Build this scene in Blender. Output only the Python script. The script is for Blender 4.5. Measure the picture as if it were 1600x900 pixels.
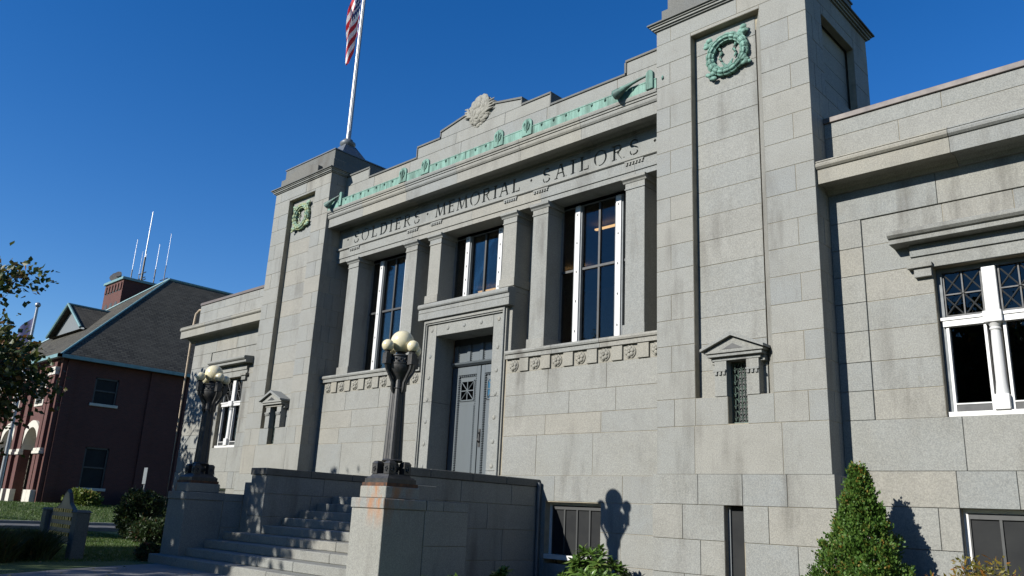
import bpy, bmesh, math, random
from mathutils import Vector, Matrix
from math import radians, sin, cos, pi

sc = bpy.context.scene
for o in list(bpy.data.objects):
    bpy.data.objects.remove(o)
C = sc.collection
S = 1.4            # metres per drawing unit; the drawing's z = -1.48 is the pavement
G = -1.48
def P(x, y, z): return Vector((x*S, y*S, (z-G)*S))

# ------------------------------------------------------------------ camera
YAW, PITCH, ROLL = -0.7681, 0.2742, 0.0495
fw = Vector((sin(YAW)*cos(PITCH), cos(YAW)*cos(PITCH), sin(PITCH)))
rt = Vector((cos(YAW), -sin(YAW), 0)); up = rt.cross(fw)
r2 = cos(ROLL)*rt + sin(ROLL)*up; u2 = -sin(ROLL)*rt + cos(ROLL)*up
cam = bpy.data.objects.new('camera', bpy.data.cameras.new('camera'))
C.objects.link(cam)
M = Matrix((r2, u2, -fw)).transposed().to_4x4(); M.translation = P(11.2763, -10, -0.455)
cam.matrix_world = M
cam.data.sensor_width = 36; cam.data.lens = 36*1266.35/1600
cam.data.clip_start = .05; cam.data.clip_end = 2000
sc.camera = cam
# ------------------------------------------------------------------ sky and sun
SUN = Vector((0.2367, 0.8549, -0.4617)).normalized()     # the way the light travels
w = bpy.data.worlds.new('World'); sc.world = w; w.use_nodes = True
nt = w.node_tree; nt.nodes.clear()
out = nt.nodes.new('ShaderNodeOutputWorld'); bg = nt.nodes.new('ShaderNodeBackground')
sky = nt.nodes.new('ShaderNodeTexSky'); sky.sky_type = 'NISHITA'; sky.sun_disc = False
sky.sun_elevation = math.asin(-SUN.z); sky.sun_rotation = math.atan2(-SUN.x, -SUN.y)
sky.altitude = 0; sky.air_density = 1.0; sky.dust_density = 0.0; sky.ozone_density = 3.0
bg.inputs['Strength'].default_value = 0.0865
hs = nt.nodes.new('ShaderNodeHueSaturation'); hs.inputs['Saturation'].default_value = 1.36; hs.inputs['Hue'].default_value = .512
nt.links.new(sky.outputs[0], hs.inputs['Color']); nt.links.new(hs.outputs[0], bg.inputs[0]); nt.links.new(bg.outputs[0], out.inputs[0])
sl = bpy.data.lights.new('sun', 'SUN'); sl.energy = 5.0; sl.angle = radians(.53); sl.color = (1, .965, .90)
so = bpy.data.objects.new('sun', sl); C.objects.link(so)
so.rotation_euler = SUN.to_track_quat('-Z', 'Y').to_euler(); so.location = (-20, -60, 40)
vs = sc.view_settings; vs.view_transform = 'Standard'; vs.look = 'None'; vs.exposure = 0.75; vs.gamma = 1; vs.use_curve_mapping = False

# ================================================================== materials
MATS = {}
class NT:
    def __init__(s, name):
        s.m = bpy.data.materials.new(name); s.m.use_nodes = True; s.t = s.m.node_tree
        s.b = s.t.nodes['Principled BSDF']; MATS[name] = s.m
        s.geo = s.n('ShaderNodeNewGeometry'); s.pos = s.geo.outputs['Position']
    def n(s, typ, **k):
        nd = s.t.nodes.new(typ)
        for a, v in k.items(): setattr(nd, a, v)
        return nd
    def link(s, a, b): s.t.links.new(a, b)
    def val(s, sock, v):
        if hasattr(v, 'is_linked'): s.link(v, sock)
        else: sock.default_value = v
    def noise(s, scale, detail=3, rough=.55, vec=None, stretch=None):
        v = vec or s.pos
        if stretch:
            mp = s.n('ShaderNodeMapping'); mp.inputs['Scale'].default_value = stretch
            s.link(v, mp.inputs[0]); v = mp.outputs[0]
        nd = s.n('ShaderNodeTexNoise'); nd.inputs['Scale'].default_value = scale
        nd.inputs['Detail'].default_value = detail; nd.inputs['Roughness'].default_value = rough
        s.link(v, nd.inputs['Vector']); return nd.outputs['Fac']
    def ramp(s, f, a, b, lo=0., hi=1.):
        nd = s.n('ShaderNodeMapRange'); nd.inputs[1].default_value = a; nd.inputs[2].default_value = b
        nd.inputs[3].default_value = lo; nd.inputs[4].default_value = hi; s.link(f, nd.inputs[0]); return nd.outputs[0]
    def mix(s, f, a, b, typ='MIX'):
        nd = s.n('ShaderNodeMix', data_type='RGBA', blend_type=typ)
        s.val(nd.inputs[0], f)
        for sock, v in ((nd.inputs[6], a), (nd.inputs[7], b)):
            if isinstance(v, tuple): sock.default_value = (*v, 1)
            else: s.link(v, sock)
        return nd.outputs[2]
    def math(s, op, a, b=0.):
        nd = s.n('ShaderNodeMath', operation=op); s.val(nd.inputs[0], a); s.val(nd.inputs[1], b); return nd.outputs[0]
    def rand(s): return s.n('ShaderNodeObjectInfo').outputs['Random']
    def bump(s, h, strength=.3, dist=.01):
        nd = s.n('ShaderNodeBump'); nd.inputs['Strength'].default_value = strength; nd.inputs['Distance'].default_value = dist
        s.link(h, nd.inputs['Height']); s.link(nd.outputs[0], s.b.inputs['Normal'])
    def col(s, c):
        if isinstance(c, tuple): s.b.inputs['Base Color'].default_value = (*c, 1)
        else: s.link(c, s.b.inputs['Base Color'])
    def rough(s, v): s.val(s.b.inputs['Roughness'], v)
    def sepz(s):
        nd = s.n('ShaderNodeSeparateXYZ'); s.link(s.pos, nd.inputs[0]); return nd.outputs

def granite(name, tone=1.0, stain=.68, warm=.0, rust=None):
    k = NT(name); tf = tone*.89; tone *= .512
    r = k.rand()
    c = k.mix(k.ramp(r, 0, 1), (.35*tone, .365*tone, .342*tone), (.392*tone, .395*tone, .357*tone))
    r3 = k.math('FRACT', k.math('MULTIPLY', r, 17.31))
    c = k.mix(k.ramp(r3, .66, .98, 0, .75), c, (.43*tone, .40*tone, .325*tone))
    r4 = k.math('FRACT', k.math('MULTIPLY', r, 41.7))
    c = k.mix(k.ramp(r4, .66, .98, 0, .7), c, (.30*tone, .33*tone, .335*tone))
    if warm: c = k.mix(warm, c, (.245, .222, .165))
    lo = k.noise(1.3, 4, .6)
    c = k.mix(k.ramp(lo, .44, .70, 0, .45), c, (.285*tone, .28*tone, .24*tone))
    bl = k.noise(5.5, 4, .65)
    c = k.mix(k.ramp(bl, .5, .72, 0, .30), c, (.145*tone/.6, .14*tone/.6, .125*tone/.6))
    sp = k.noise(46, 3, .85)
    c = k.mix(k.ramp(sp, .40, .62, 0, 1), k.mix(.34, c, (.07*tf, .073*tf, .070*tf)), k.mix(.30, c, (.34*tf, .335*tf, .30*tf)))
    sp2 = k.noise(28, 3, .8)
    c = k.mix(k.ramp(sp2, .55, .75, 0, .3), c, (.13*tf, .128*tf, .12*tf))
    st = k.noise(1.6, 5, .65, stretch=(1, 1, .16)); sg = k.noise(.5, 2)
    f = k.math('MULTIPLY', k.ramp(st, .50, .70, 0, 1), k.ramp(sg, .40, .58, 0, 1))
    c = k.mix(k.math('MULTIPLY', f, stain), c, (.06, .055, .046))
    li = k.noise(2.3, 5, .7)
    c = k.mix(k.ramp(li, .66, .78, 0, .35), c, (.20*tf, .19*tf, .10*tf))
    if rust:
        v = k.sepz()
        d = k.n('ShaderNodeVectorMath', operation='DISTANCE'); k.link(k.pos, d.inputs[0]); d.inputs[1].default_value = rust[0]
        rn = k.noise(5, 5, .7, stretch=(1, 1, .25))
        near = k.ramp(d.outputs['Value'], rust[1], rust[1]*.35, 0, 1)
        c = k.mix(k.math('MULTIPLY', near, k.ramp(rn, .44, .60, 0, .8)), c, (.27, .105, .022))
    k.col(c); k.rough(.82)
    k.bump(k.math('ADD', k.math('MULTIPLY', sp2, .6), sp), .35, .004)
    return k.m
GR = granite('granite')
GRW = granite('granite_weathered', .52, .9)
GRT = granite('granite_tan', 1.0, .3, .55)
GRS = granite('granite_steps', .92, .5)

def plain(name, c, rough=.6, metal=0., var=.12, nscale=6, bump=0., c2=None, streak=False):
    k = NT(name)
    c = tuple(x*.61 for x in c); c2 = c2 and tuple(x*.61 for x in c2)
    nz = k.noise(nscale, 5, .6, stretch=(1, 1, .2) if streak else None)
    c2 = c2 or tuple(x*.6 for x in c)
    k.col(k.mix(k.ramp(nz, .4, .72, 0, min(1, var*4)), c, c2)); k.rough(k.ramp(nz, .3, .7, rough*.9, min(1, rough*1.1)))
    k.b.inputs['Metallic'].default_value = metal
    if bump: k.bump(k.noise(nscale*6, 4), bump, .004)
    return k.m
MORT = plain('mortar', (.42, .37, .27), .9, 0, .2, 4, .3)
COP = plain('verdigris_copper', (.20, .385, .31), .75, 0, .25, 7, .25, (.075, .14, .11), True)
WHITE = plain('white_paint', (.80, .80, .78), .45, 0, .05, 9, .05, (.6, .58, .52))
DARKF = plain('dark_window_frame', (.045, .048, .048), .55)
IRON = plain('black_iron', (.022, .024, .026), .5, 0, .25, 14, .35, (.06, .055, .05))
IRONR = plain('rusty_iron', (.16, .06, .02), .8, 0, .25, 9, .4, (.03, .025, .022))
DOOR = plain('grey_bronze_door', (.15, .175, .19), .42, .15, .16, 5, .2, (.11, .13, .14), True)
BROWNC = plain('brown_copper_cap', (.17, .135, .115), .6, .0, .2, 3, .2, (.11, .10, .10))
TAR = plain('dark_roofing', (.05, .05, .052), .9)
LEAD = plain('lead_sheet', (.17, .19, .21), .5, .3, .2, 4)
ALU = plain('silver_pole', (.42, .44, .46), .4, .55, .05)
GREYP = plain('grey_paint', (.19, .21, .22), .6)
STEELB = plain('sign_blue_paint', (.03, .05, .13), .4)
BARK = plain('bark', (.075, .055, .04), .9, 0, .25, 8, .8)
STEM = plain('green_stem', (.10, .09, .04), .8)
TAN = plain('tan_pipe', (.50, .39, .26), .6, 0, .1, 3, 0, (.3, .23, .15))
STONEW = plain('white_stone', (.70, .66, .56), .75, 0, .12, 3, .1, (.5, .46, .38))
CURB = plain('kerb_granite', (.30, .30, .29), .85, 0, .2, 3, .3)
RED = plain('red_light', (.5, .02, .01), .4)
DBRZ = plain('dark_bronze', (.10, .15, .12), .6, 0, .25, 8, .2, (.05, .06, .055))
GOLD = plain('gilt_lettering', (.55, .40, .12), .4, .5)
INT = plain('interior_plaster', (.40, .38, .33), .9)

k = NT('cream_globe_glass'); nz = k.noise(7, 4)
k.col(k.mix(k.ramp(nz, .4, .7, 0, .25), (.56, .51, .35), (.45, .39, .23))); k.rough(.22)
k.b.inputs['Subsurface Weight'].default_value = .25; k.b.inputs['Subsurface Radius'].default_value = (.05, .04, .02)
k.b.inputs['Coat Weight'].default_value = .3; GLOBE = k.m

def glass(name, tint, refl):
    k = NT(name); t = k.t; o = t.nodes['Material Output']
    tr = k.n('ShaderNodeBsdfTransparent'); tr.inputs[0].default_value = (*tint, 1)
    gl = k.n('ShaderNodeBsdfGlossy'); gl.inputs['Roughness'].default_value = .015; gl.inputs[0].default_value = (.85, .85, .82, 1)
    b = k.n('ShaderNodeBump'); b.inputs['Strength'].default_value = .16; b.inputs['Distance'].default_value = .03
    k.link(k.noise(1.5, 3), b.inputs['Height']); k.link(b.outputs[0], gl.inputs['Normal'])
    lw = k.n('ShaderNodeLayerWeight'); lw.inputs[0].default_value = .25
    f = k.math('ADD', k.math('MULTIPLY', lw.outputs['Fresnel'], .6), refl)
    mx = k.n('ShaderNodeMixShader'); k.link(f, mx.inputs[0]); k.link(tr.outputs[0], mx.inputs[1]); k.link(gl.outputs[0], mx.inputs[2])
    k.link(mx.outputs[0], o.inputs['Surface']); return k.m
GLASS = glass('window_glass', (.62, .62, .60), .03)
DGLASS = glass('smoky_glass', (.16, .17, .17), .03)
k = NT('frosted_grey_panel'); k.col(k.mix(k.ramp(k.noise(2.2, 4, .6), .35, .7), (.009, .010, .011), (.016, .017, .017))); k.rough(.7); k.b.inputs['Specular IOR Level'].default_value = .2; PANEL = k.m
k = NT('lit_tube'); k.col((.9, .6, .3)); k.b.inputs['Emission Color'].default_value = (1, .62, .28, 1); k.b.inputs['Emission Strength'].default_value = 1.6; TUBE = k.m

def brick(name, c1, c2, mortar, sc_=1.):
    c1, c2, mortar = (tuple(x*.60 for x in q) for q in (c1, c2, mortar))
    k = NT(name)
    tc = k.n('ShaderNodeTexCoord'); sx = k.n('ShaderNodeSeparateXYZ'); k.link(tc.outputs['Object'], sx.inputs[0])
    ad = k.math('ADD', sx.outputs[0], sx.outputs[1]); cb = k.n('ShaderNodeCombineXYZ'); k.link(ad, cb.inputs[0]); k.link(sx.outputs[2], cb.inputs[1])
    bt = k.n('ShaderNodeTexBrick'); k.link(cb.outputs[0], bt.inputs[0])
    bt.inputs['Color1'].default_value = (*c1, 1); bt.inputs['Color2'].default_value = (*c2, 1); bt.inputs['Mortar'].default_value = (*mortar, 1)
    bt.inputs['Scale'].default_value = 1; bt.inputs['Brick Width'].default_value = .22*sc_; bt.inputs['Row Height'].default_value = .075*sc_; bt.inputs['Mortar Size'].default_value = .008*sc_
    c = k.mix(k.ramp(k.noise(.8, 4), .4, .7, 0, .35), bt.outputs['Color'], tuple(x*.6 for x in c1))
    k.col(c); k.rough(.85); k.bump(bt.outputs['Fac'], -.3, .01); return k.m
BRICK = brick('red_brick', (.13, .030, .020), (.092, .022, .016), (.11, .066, .05))
k = NT('slate_shingles')
tc = k.n('ShaderNodeTexCoord'); sx = k.n('ShaderNodeSeparateXYZ'); k.link(tc.outputs['UV'], sx.inputs[0])
bt = k.n('ShaderNodeTexBrick'); k.link(tc.outputs['UV'], bt.inputs[0])
bt.inputs['Color1'].default_value = (.072, .067, .054, 1); bt.inputs['Color2'].default_value = (.036, .034, .028, 1); bt.inputs['Mortar'].default_value = (.012, .012, .012, 1)
bt.inputs['Scale'].default_value = 1; bt.inputs['Brick Width'].default_value = .42; bt.inputs['Row Height'].default_value = .20; bt.inputs['Mortar Size'].default_value = .022
bt.inputs['Bias'].default_value = -.1
k.col(k.mix(k.ramp(k.noise(.45, 5, .7), .4, .65, 0, .55), bt.outputs['Color'], (.066, .061, .049))); k.rough(.95); k.b.inputs['Specular IOR Level'].default_value = .15; k.bump(bt.outputs['Fac'], -.8, .03); SLATE = k.m

def leafmat(name, c1, c2, c3, f3=.15, rough=.5, trans=.3):
    c1, c2, c3 = (tuple(x*.65 for x in q) for q in (c1, c2, c3))
    k = NT(name)
    r = k.geo.outputs['Random Per Island']
    c = k.mix(r, c1, c2)
    r2 = k.math('FRACT', k.math('MULTIPLY', r, 13.7))
    cl = k.noise(3.5, 2)
    c = k.mix(k.math('MULTIPLY', k.ramp(r2, 1-f3-.12, 1-f3+.12, 0, 1), k.ramp(cl, .42, .58)), c, c3)
    k.col(c); k.rough(rough); k.b.inputs['Specular IOR Level'].default_value = .35
    o = k.t.nodes['Material Output']; tl = k.n('ShaderNodeBsdfTranslucent'); k.link(c, tl.inputs[0])
    mx = k.n('ShaderNodeMixShader'); mx.inputs[0].default_value = trans
    k.link(k.b.outputs[0], mx.inputs[1]); k.link(tl.outputs[0], mx.inputs[2]); k.link(mx.outputs[0], o.inputs['Surface'])
    return k.m
LTREE = leafmat('turning_maple_leaf', (.045, .085, .02), (.10, .115, .025), (.22, .09, .02), .25)
LARB = leafmat('arborvitae_scale_leaf', (.05, .13, .016), (.115, .21, .03), (.36, .18, .03), .13, .6, .25)
LRHO = leafmat('rhododendron_leaf', (.07, .15, .025), (.15, .25, .05), (.25, .28, .08), .1, .35, .2)
LNAN = leafmat('autumn_shrub_leaf', (.16, .17, .03), (.28, .22, .035), (.42, .17, .03), .35)
LDARK = leafmat('dark_shrub_leaf', (.025, .05, .015), (.05, .085, .025), (.16, .06, .03), .06)
LBUSH = leafmat('light_bush_leaf', (.12, .19, .03), (.22, .27, .05), (.3, .18, .04), .15)
LGRASS = leafmat('tall_grass_blade', (.05, .075, .02), (.09, .10, .03), (.28, .10, .03), .08)
LBLADE = leafmat('lawn_blade', (.06, .13, .02), (.11, .18, .03), (.17, .17, .05), .15)

k = NT('lawn_soil'); k.col(k.mix(k.ramp(k.noise(.7, 5, .7), .35, .65), (.035, .07, .013), (.07, .10, .02))); k.rough(.95); k.bump(k.noise(60, 3), .8, .03); LAWN = k.m
k = NT('asphalt'); k.col(k.mix(k.ramp(k.noise(70, 2, .8), .35, .7), (.045, .046, .048), (.085, .085, .083))); k.rough(.9); k.bump(k.noise(120, 2), .4, .006); ASPH = k.m
k = NT('concrete_paving'); k.col(k.mix(k.ramp(k.noise(.6, 5, .7), .35, .65), (.13, .125, .12), (.18, .175, .165))); k.rough(.9); k.bump(k.noise(80, 3), .25, .004); CONC = k.m
k = NT('bark_mulch'); k.col(k.mix(k.ramp(k.noise(25, 3, .8), .35, .65), (.035, .022, .014), (.09, .06, .04))); k.rough(.95); k.bump(k.noise(30, 3), 1., .04); MULCH = k.m

# flag cloth: printed stripes and canton from UV
k = NT('striped_flag_cloth'); tc = k.n('ShaderNodeTexCoord'); sx = k.n('ShaderNodeSeparateXYZ'); k.link(tc.outputs['UV'], sx.inputs[0])
u_, v_ = sx.outputs[0], sx.outputs[1]
stp = k.math('GREATER_THAN', k.math('MODULO', k.math('MULTIPLY', v_, 13), 2), 1)
c = k.mix(stp, (.48, .025, .035), (.78, .77, .75))
cant = k.math('MULTIPLY', k.math('LESS_THAN', u_, .4), k.math('GREATER_THAN', v_, 6/13))
du = k.math('SUBTRACT', k.math('FRACT', k.math('MULTIPLY', u_, 15)), .5); dv = k.math('SUBTRACT', k.math('FRACT', k.math('MULTIPLY', v_, 9.3)), .5)
star = k.math('LESS_THAN', k.math('ADD', k.math('MULTIPLY', du, du), k.math('MULTIPLY', dv, dv)), .085)
c = k.mix(cant, c, k.mix(star, (.03, .045, .17), (.78, .77, .75)))
k.col(c); k.rough(.75)
o = k.t.nodes['Material Output']; tl = k.n('ShaderNodeBsdfTranslucent'); k.link(c, tl.inputs[0]); mx = k.n('ShaderNodeMixShader'); mx.inputs[0].default_value = .35
k.link(k.b.outputs[0], mx.inputs[1]); k.link(tl.outputs[0], mx.inputs[2]); k.link(mx.outputs[0], o.inputs['Surface']); FLAG = k.m
BFLAG = plain('blue_flag_cloth', (.02, .03, .16), .7)

# ================================================================== mesh helpers
class MB:
    def __init__(s): s.v = []; s.f = []; s.uv = {}
    def add(s, vs, fs):
        n = len(s.v); s.v += [tuple(v) for v in vs]; s.f += [tuple(n+i for i in f) for f in fs]; return s
    def box(s, x0, x1, y0, y1, z0, z1):
        if x1 < x0: x0, x1 = x1, x0
        if y1 < y0: y0, y1 = y1, y0
        return s.add([(x0,y0,z0),(x1,y0,z0),(x1,y1,z0),(x0,y1,z0),(x0,y0,z1),(x1,y0,z1),(x1,y1,z1),(x0,y1,z1)],
                     [(3,2,1,0),(4,5,6,7),(0,1,5,4),(1,2,6,5),(2,3,7,6),(3,0,4,7)])
    def frustum(s, cx, cy, z0, z1, a0, b0, a1, b1):
        return s.add([(cx-a0,cy-b0,z0),(cx+a0,cy-b0,z0),(cx+a0,cy+b0,z0),(cx-a0,cy+b0,z0),(cx-a1,cy-b1,z1),(cx+a1,cy-b1,z1),(cx+a1,cy+b1,z1),(cx-a1,cy+b1,z1)],
                     [(3,2,1,0),(4,5,6,7),(0,1,5,4),(1,2,6,5),(2,3,7,6),(3,0,4,7)])
    def prism_x(s, prof, x0, x1):          # prof: (y,z) polygon
        n = len(prof); x0, x1 = min(x0, x1), max(x0, x1)
        a = sum(prof[i][0]*prof[(i+1) % n][1]-prof[(i+1) % n][0]*prof[i][1] for i in range(n))
        if a < 0: prof = prof[::-1]
        s.add([(x0, y, z) for y, z in prof]+[(x1, y, z) for y, z in prof],
              [tuple(range(n))[::-1], tuple(range(n, 2*n))]+[(i, (i+1) % n, n+(i+1) % n, n+i) for i in range(n)]); return s
    def prism_y(s, prof, y0, y1):          # prof: (x,z) polygon
        n = len(prof)
        a = sum(prof[i][0]*prof[(i+1) % n][1]-prof[(i+1) % n][0]*prof[i][1] for i in range(n))
        if a < 0: prof = prof[::-1]
        s.add([(x, y0, z) for x, z in prof]+[(x, y1, z) for x, z in prof],
              [tuple(range(n)), tuple(range(n, 2*n))[::-1]]+[(i, n+i, n+(i+1) % n, (i+1) % n) for i in range(n)]); return s
    def ring_y(s, outer, inner, y0, y1):   # closed band between two (x,z) loops of equal length
        n = len(outer); b = len(s.v)
        for loop in (outer, inner):
            for y in (y0, y1): s.v += [(x, y, z) for x, z in loop]
        O0, O1, I0, I1 = b, b+n, b+2*n, b+3*n
        for i in range(n):
            j = (i+1) % n
            s.f += [(O0+i, O0+j, I0+j, I0+i), (O1+j, O1+i, I1+i, I1+j), (O0+j, O0+i, O1+i, O1+j), (I0+i, I0+j, I1+j, I1+i)]
        return s
    def lathe(s, prof, cx, cy, n=20):      # prof: (r,z) bottom to top
        b = len(s.v)
        for r, z in prof:
            for i in range(n):
                a = 2*pi*i/n; s.v.append((cx+r*cos(a), cy+r*sin(a), z))
        for j in range(len(prof)-1):
            for i in range(n):
                k = (i+1) % n; s.f.append((b+j*n+i, b+j*n+k, b+(j+1)*n+k, b+(j+1)*n+i))
        s.f.append(tuple(b+i for i in range(n))[::-1]); s.f.append(tuple(b+(len(prof)-1)*n+i for i in range(n))); return s
    def sphere(s, c, r, n=16, m=10, sq=(1, 1, 1)):
        b = len(s.v)
        for j in range(1, m):
            t = pi*j/m
            for i in range(n):
                a = 2*pi*i/n; s.v.append((c[0]+r*sq[0]*sin(t)*cos(a), c[1]+r*sq[1]*sin(t)*sin(a), c[2]-r*sq[2]*cos(t)))
        s.v += [(c[0], c[1], c[2]-r*sq[2]), (c[0], c[1], c[2]+r*sq[2])]; lo, hi = len(s.v)-2, len(s.v)-1
        for j in range(m-2):
            for i in range(n):
                k = (i+1) % n; s.f.append((b+j*n+i, b+j*n+k, b+(j+1)*n+k, b+(j+1)*n+i))
        for i in range(n):
            k = (i+1) % n; s.f.append((lo, b+k, b+i)); s.f.append((hi, b+(m-2)*n+i, b+(m-2)*n+k))
        return s
    def tube(s, pts, rad, n=8):
        pts = [Vector(p) for p in pts]; b = len(s.v)
        rad = rad if isinstance(rad, (list, tuple)) else [rad]*len(pts)
        t0 = (pts[1]-pts[0]).normalized(); ref = Vector((0, 0, 1)) if abs(t0.z) < .9 else Vector((1, 0, 0))
        for i, p in enumerate(pts):
            t = (pts[min(i+1, len(pts)-1)]-pts[max(i-1, 0)]).normalized()
            a = t.cross(ref).normalized(); c = t.cross(a)
            for q in range(n):
                an = 2*pi*q/n; s.v.append(tuple(p+(a*cos(an)+c*sin(an))*rad[i]))
        for j in range(len(pts)-1):
            for q in range(n):
                k = (q+1) % n; s.f.append((b+j*n+q, b+j*n+k, b+(j+1)*n+k, b+(j+1)*n+q))
        s.f.append(tuple(b+q for q in range(n))[::-1]); s.f.append(tuple(b+(len(pts)-1)*n+q for q in range(n))); return s
    def build(s, name, mat, parent=None, smooth=False, bevel=0, fix=True):
        base = root_loc(parent)
        me = bpy.data.meshes.new(name)
        me.from_pydata([tuple(P(*v)-base) for v in s.v], [], s.f)
        if fix:
            bm = bmesh.new(); bm.from_mesh(me); bmesh.ops.recalc_face_normals(bm, faces=bm.faces)
            if bevel: bmesh.ops.bevel(bm, geom=[e for e in bm.edges if e.calc_face_angle(0) > .5], offset=bevel*S, segments=1, affect='EDGES')
            bm.to_mesh(me); bm.free()
        if smooth: me.polygons.foreach_set('use_smooth', [True]*len(me.polygons))
        me.materials.append(mat)
        o = bpy.data.objects.new(name, me); C.objects.link(o)
        if parent: o.parent = parent
        return o
def root_loc(o):
    if o is None: return Vector((0, 0, 0))
    while o.parent: o = o.parent
    return o.location.copy()
def thing(name, label, cat, x, y, z, group=None):
    o = bpy.data.objects.new(name, None); C.objects.link(o); o.location = P(x, y, z); o.empty_display_size = .3
    tag(o, label, cat, group); return o
def tag(o, label, cat, group=None):
    o['label'] = label; o['category'] = cat
    if group: o['group'] = group
    return o
def struct(o): o['kind'] = 'structure'; return o
def shade_auto(o, ang=40):
    o.data.polygons.foreach_set('use_smooth', [True]*len(o.data.polygons))
    o.data.set_sharp_from_angle(angle=radians(ang)); return o

# ---- single stones: a chamfered block, mesh shared between equal sizes
BC = {}
GAP = .0032
rs = random.Random(7)
def block_mesh(w, h, d, ch):
    key = (round(w, 3), round(h, 3), round(d, 3), ch)
    if key in BC: return BC[key]
    w, h, d = w*S, h*S, d*S; c = ch*S
    vs = [(-w/2, c, 0), (w/2, c, 0), (w/2, c, h), (-w/2, c, h), (-w/2+c, 0, c), (w/2-c, 0, c), (w/2-c, 0, h-c), (-w/2+c, 0, h-c),
          (-w/2, d, 0), (w/2, d, 0), (w/2, d, h), (-w/2, d, h)]
    fs = [(4,5,6,7), (0,1,5,4), (1,2,6,5), (2,3,7,6), (3,0,4,7), (1,0,8,9), (2,1,9,10), (3,2,10,11), (0,3,11,8), (9,8,11,10)]
    me = bpy.data.meshes.new('stone_block'); me.from_pydata(vs, [], fs); me.update(); BC[key] = me
    return me
def stone(parent, face, a0, a1, z0, z1, front, depth=.05, mat=None, name='stone_block', jit=.0015, gap=GAP, ch=.0035):
    if a1 < a0: a0, a1 = a1, a0
    w, h = a1-a0-2*gap, z1-z0-2*gap
    if w < .012 or h < .012: return
    me = block_mesh(round(w, 3), round(h, 3), round(depth, 3), ch); mat = mat or GR
    if me.materials and me.materials[0] != mat: me = me.copy(); me.materials.clear()
    if not me.materials: me.materials.append(mat)
    o = bpy.data.objects.new(name, me); C.objects.link(o); o.parent = parent
    m = (a0+a1)/2; j = rs.uniform(-jit, jit)
    if face == 'F': p = P(m, front+j, z0+gap)
    elif face == 'R': p = P(front-j, m, z0+gap); o.rotation_euler.z = pi/2
    elif face == 'L': p = P(front+j, m, z0+gap); o.rotation_euler.z = -pi/2
    else: p = P(m, front-j, z0+gap); o.rotation_euler.z = pi
    o.location = p-root_loc(parent); return o
def subtract(r, holes):
    rects = [r]
    for h in holes:
        nw = []
        for a0, a1, z0, z1 in rects:
            if h[0] >= a1-1e-6 or h[1] <= a0+1e-6 or h[2] >= z1-1e-6 or h[3] <= z0+1e-6: nw.append((a0, a1, z0, z1)); continue
            if h[0] > a0: nw.append((a0, h[0], z0, z1))
            if h[1] < a1: nw.append((h[1], a1, z0, z1))
            m0, m1 = max(a0, h[0]), min(a1, h[1])
            if h[2] > z0: nw.append((m0, m1, z0, h[2]))
            if h[3] < z1: nw.append((m0, m1, h[3], z1))
        rects = nw
    return rects
def splits(a0, a1, wmin, wmax, rng, off=0):
    L = a1-a0; n = max(1, round(L/((wmin+wmax)/2)))
    xs = [a0]
    for i in range(1, n): xs.append(a0+L*(i+rng.uniform(-.16, .16)+off)/n)
    return xs+[a1]
def ashlar(parent, face, a0, a1, zs, front, wmin, wmax, seed, holes=(), depth=.05, mat=None, quoin=None):
    rng = random.Random(seed)
    for i in range(len(zs)-1):
        xs = splits(a0, a1, wmin, wmax, rng, .18 if i % 2 else -.18) if a1-a0 > wmin*1.4 else [a0, a1]
        for j in range(len(xs)-1):
            for r in subtract((xs[j], xs[j+1], zs[i], zs[i+1]), holes): stone(parent, face, *r, front, depth, mat)
def bedding(mb, face, a0, a1, z0, z1, front, thick, holes=()):
    for p, q, r, s_ in subtract((a0, a1, z0, z1), holes):
        if face == 'F': mb.box(p, q, front, front+thick, r, s_)
        elif face == 'R': mb.box(front-thick, front, p, q, r, s_)
        else: mb.box(front, front+thick, p, q, r, s_)

# ================================================================== the ground
def sheet(name, pts, z, mat):
    mb = MB(); n = len(pts); mb.add([(x, y, z) for x, y in pts], [tuple(range(n))]); return struct(mb.build(name, mat, fix=False))
gm = MB(); xs = [-300, -70, -45, -34, -30, -26, -24, -22.6, -21.6, -20.6, -16, -12, -9, -6, -3, 0, 4, 8, 12, 20, 40, 120, 300]; ys = [-300, -60, -30, -18, -12, -8, -5, -3, 0, 4, 8, 16, 40, 120, 300]
def gz(x, y):
    if x > -20.6: return G-.012
    t = min(1, (-20.6-x)/4.5); return G-.012+.62*t*t*(3-2*t)
for y in ys:
    for x in xs: gm.v.append((x, y, gz(x, y)))
nx = len(xs)
for j in range(len(ys)-1):
    for i in range(nx-1): gm.f.append((j*nx+i, j*nx+i+1, (j+1)*nx+i+1, (j+1)*nx+i))
struct(gm.build('ground', LAWN, smooth=True))
# walk in front of the steps, running left and right
sheet('entrance_walk', [(-12, -16), (14, -16), (14, -14.4), (3.4, -14.4), (3.4, -3.6), (-2.7, -3.6), (-1.88, -5.2), (-1.0, -6.46), (-.2, -8.2), (0, -14.4), (-12, -14.4)], G-.004, CONC)
sheet('planting_bed', [(3.0, -2.9), (30, -2.9), (30, .5), (2.1, .5), (2.1, -2.0), (3.0, -2.0)], G+.01, MULCH)
# side street between hall and brick building
sheet('side_street', [(-20.2, -120), (-15.6, -120), (-15.6, 120), (-20.2, 120)], G+.004, ASPH)
for nm, x0, x1 in (('kerb_near', -15.6, -15.45), ('kerb_far', -20.4, -20.2)):
    struct(MB().box(x0, x1, -120, 120, G-.1, G+.1).build(nm, CURB, bevel=.01))
sheet('driveway', [(-60, -30), (-26.9, -30), (-26.9, 1.45), (-60, 1.45)], -.865, CONC)

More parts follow.
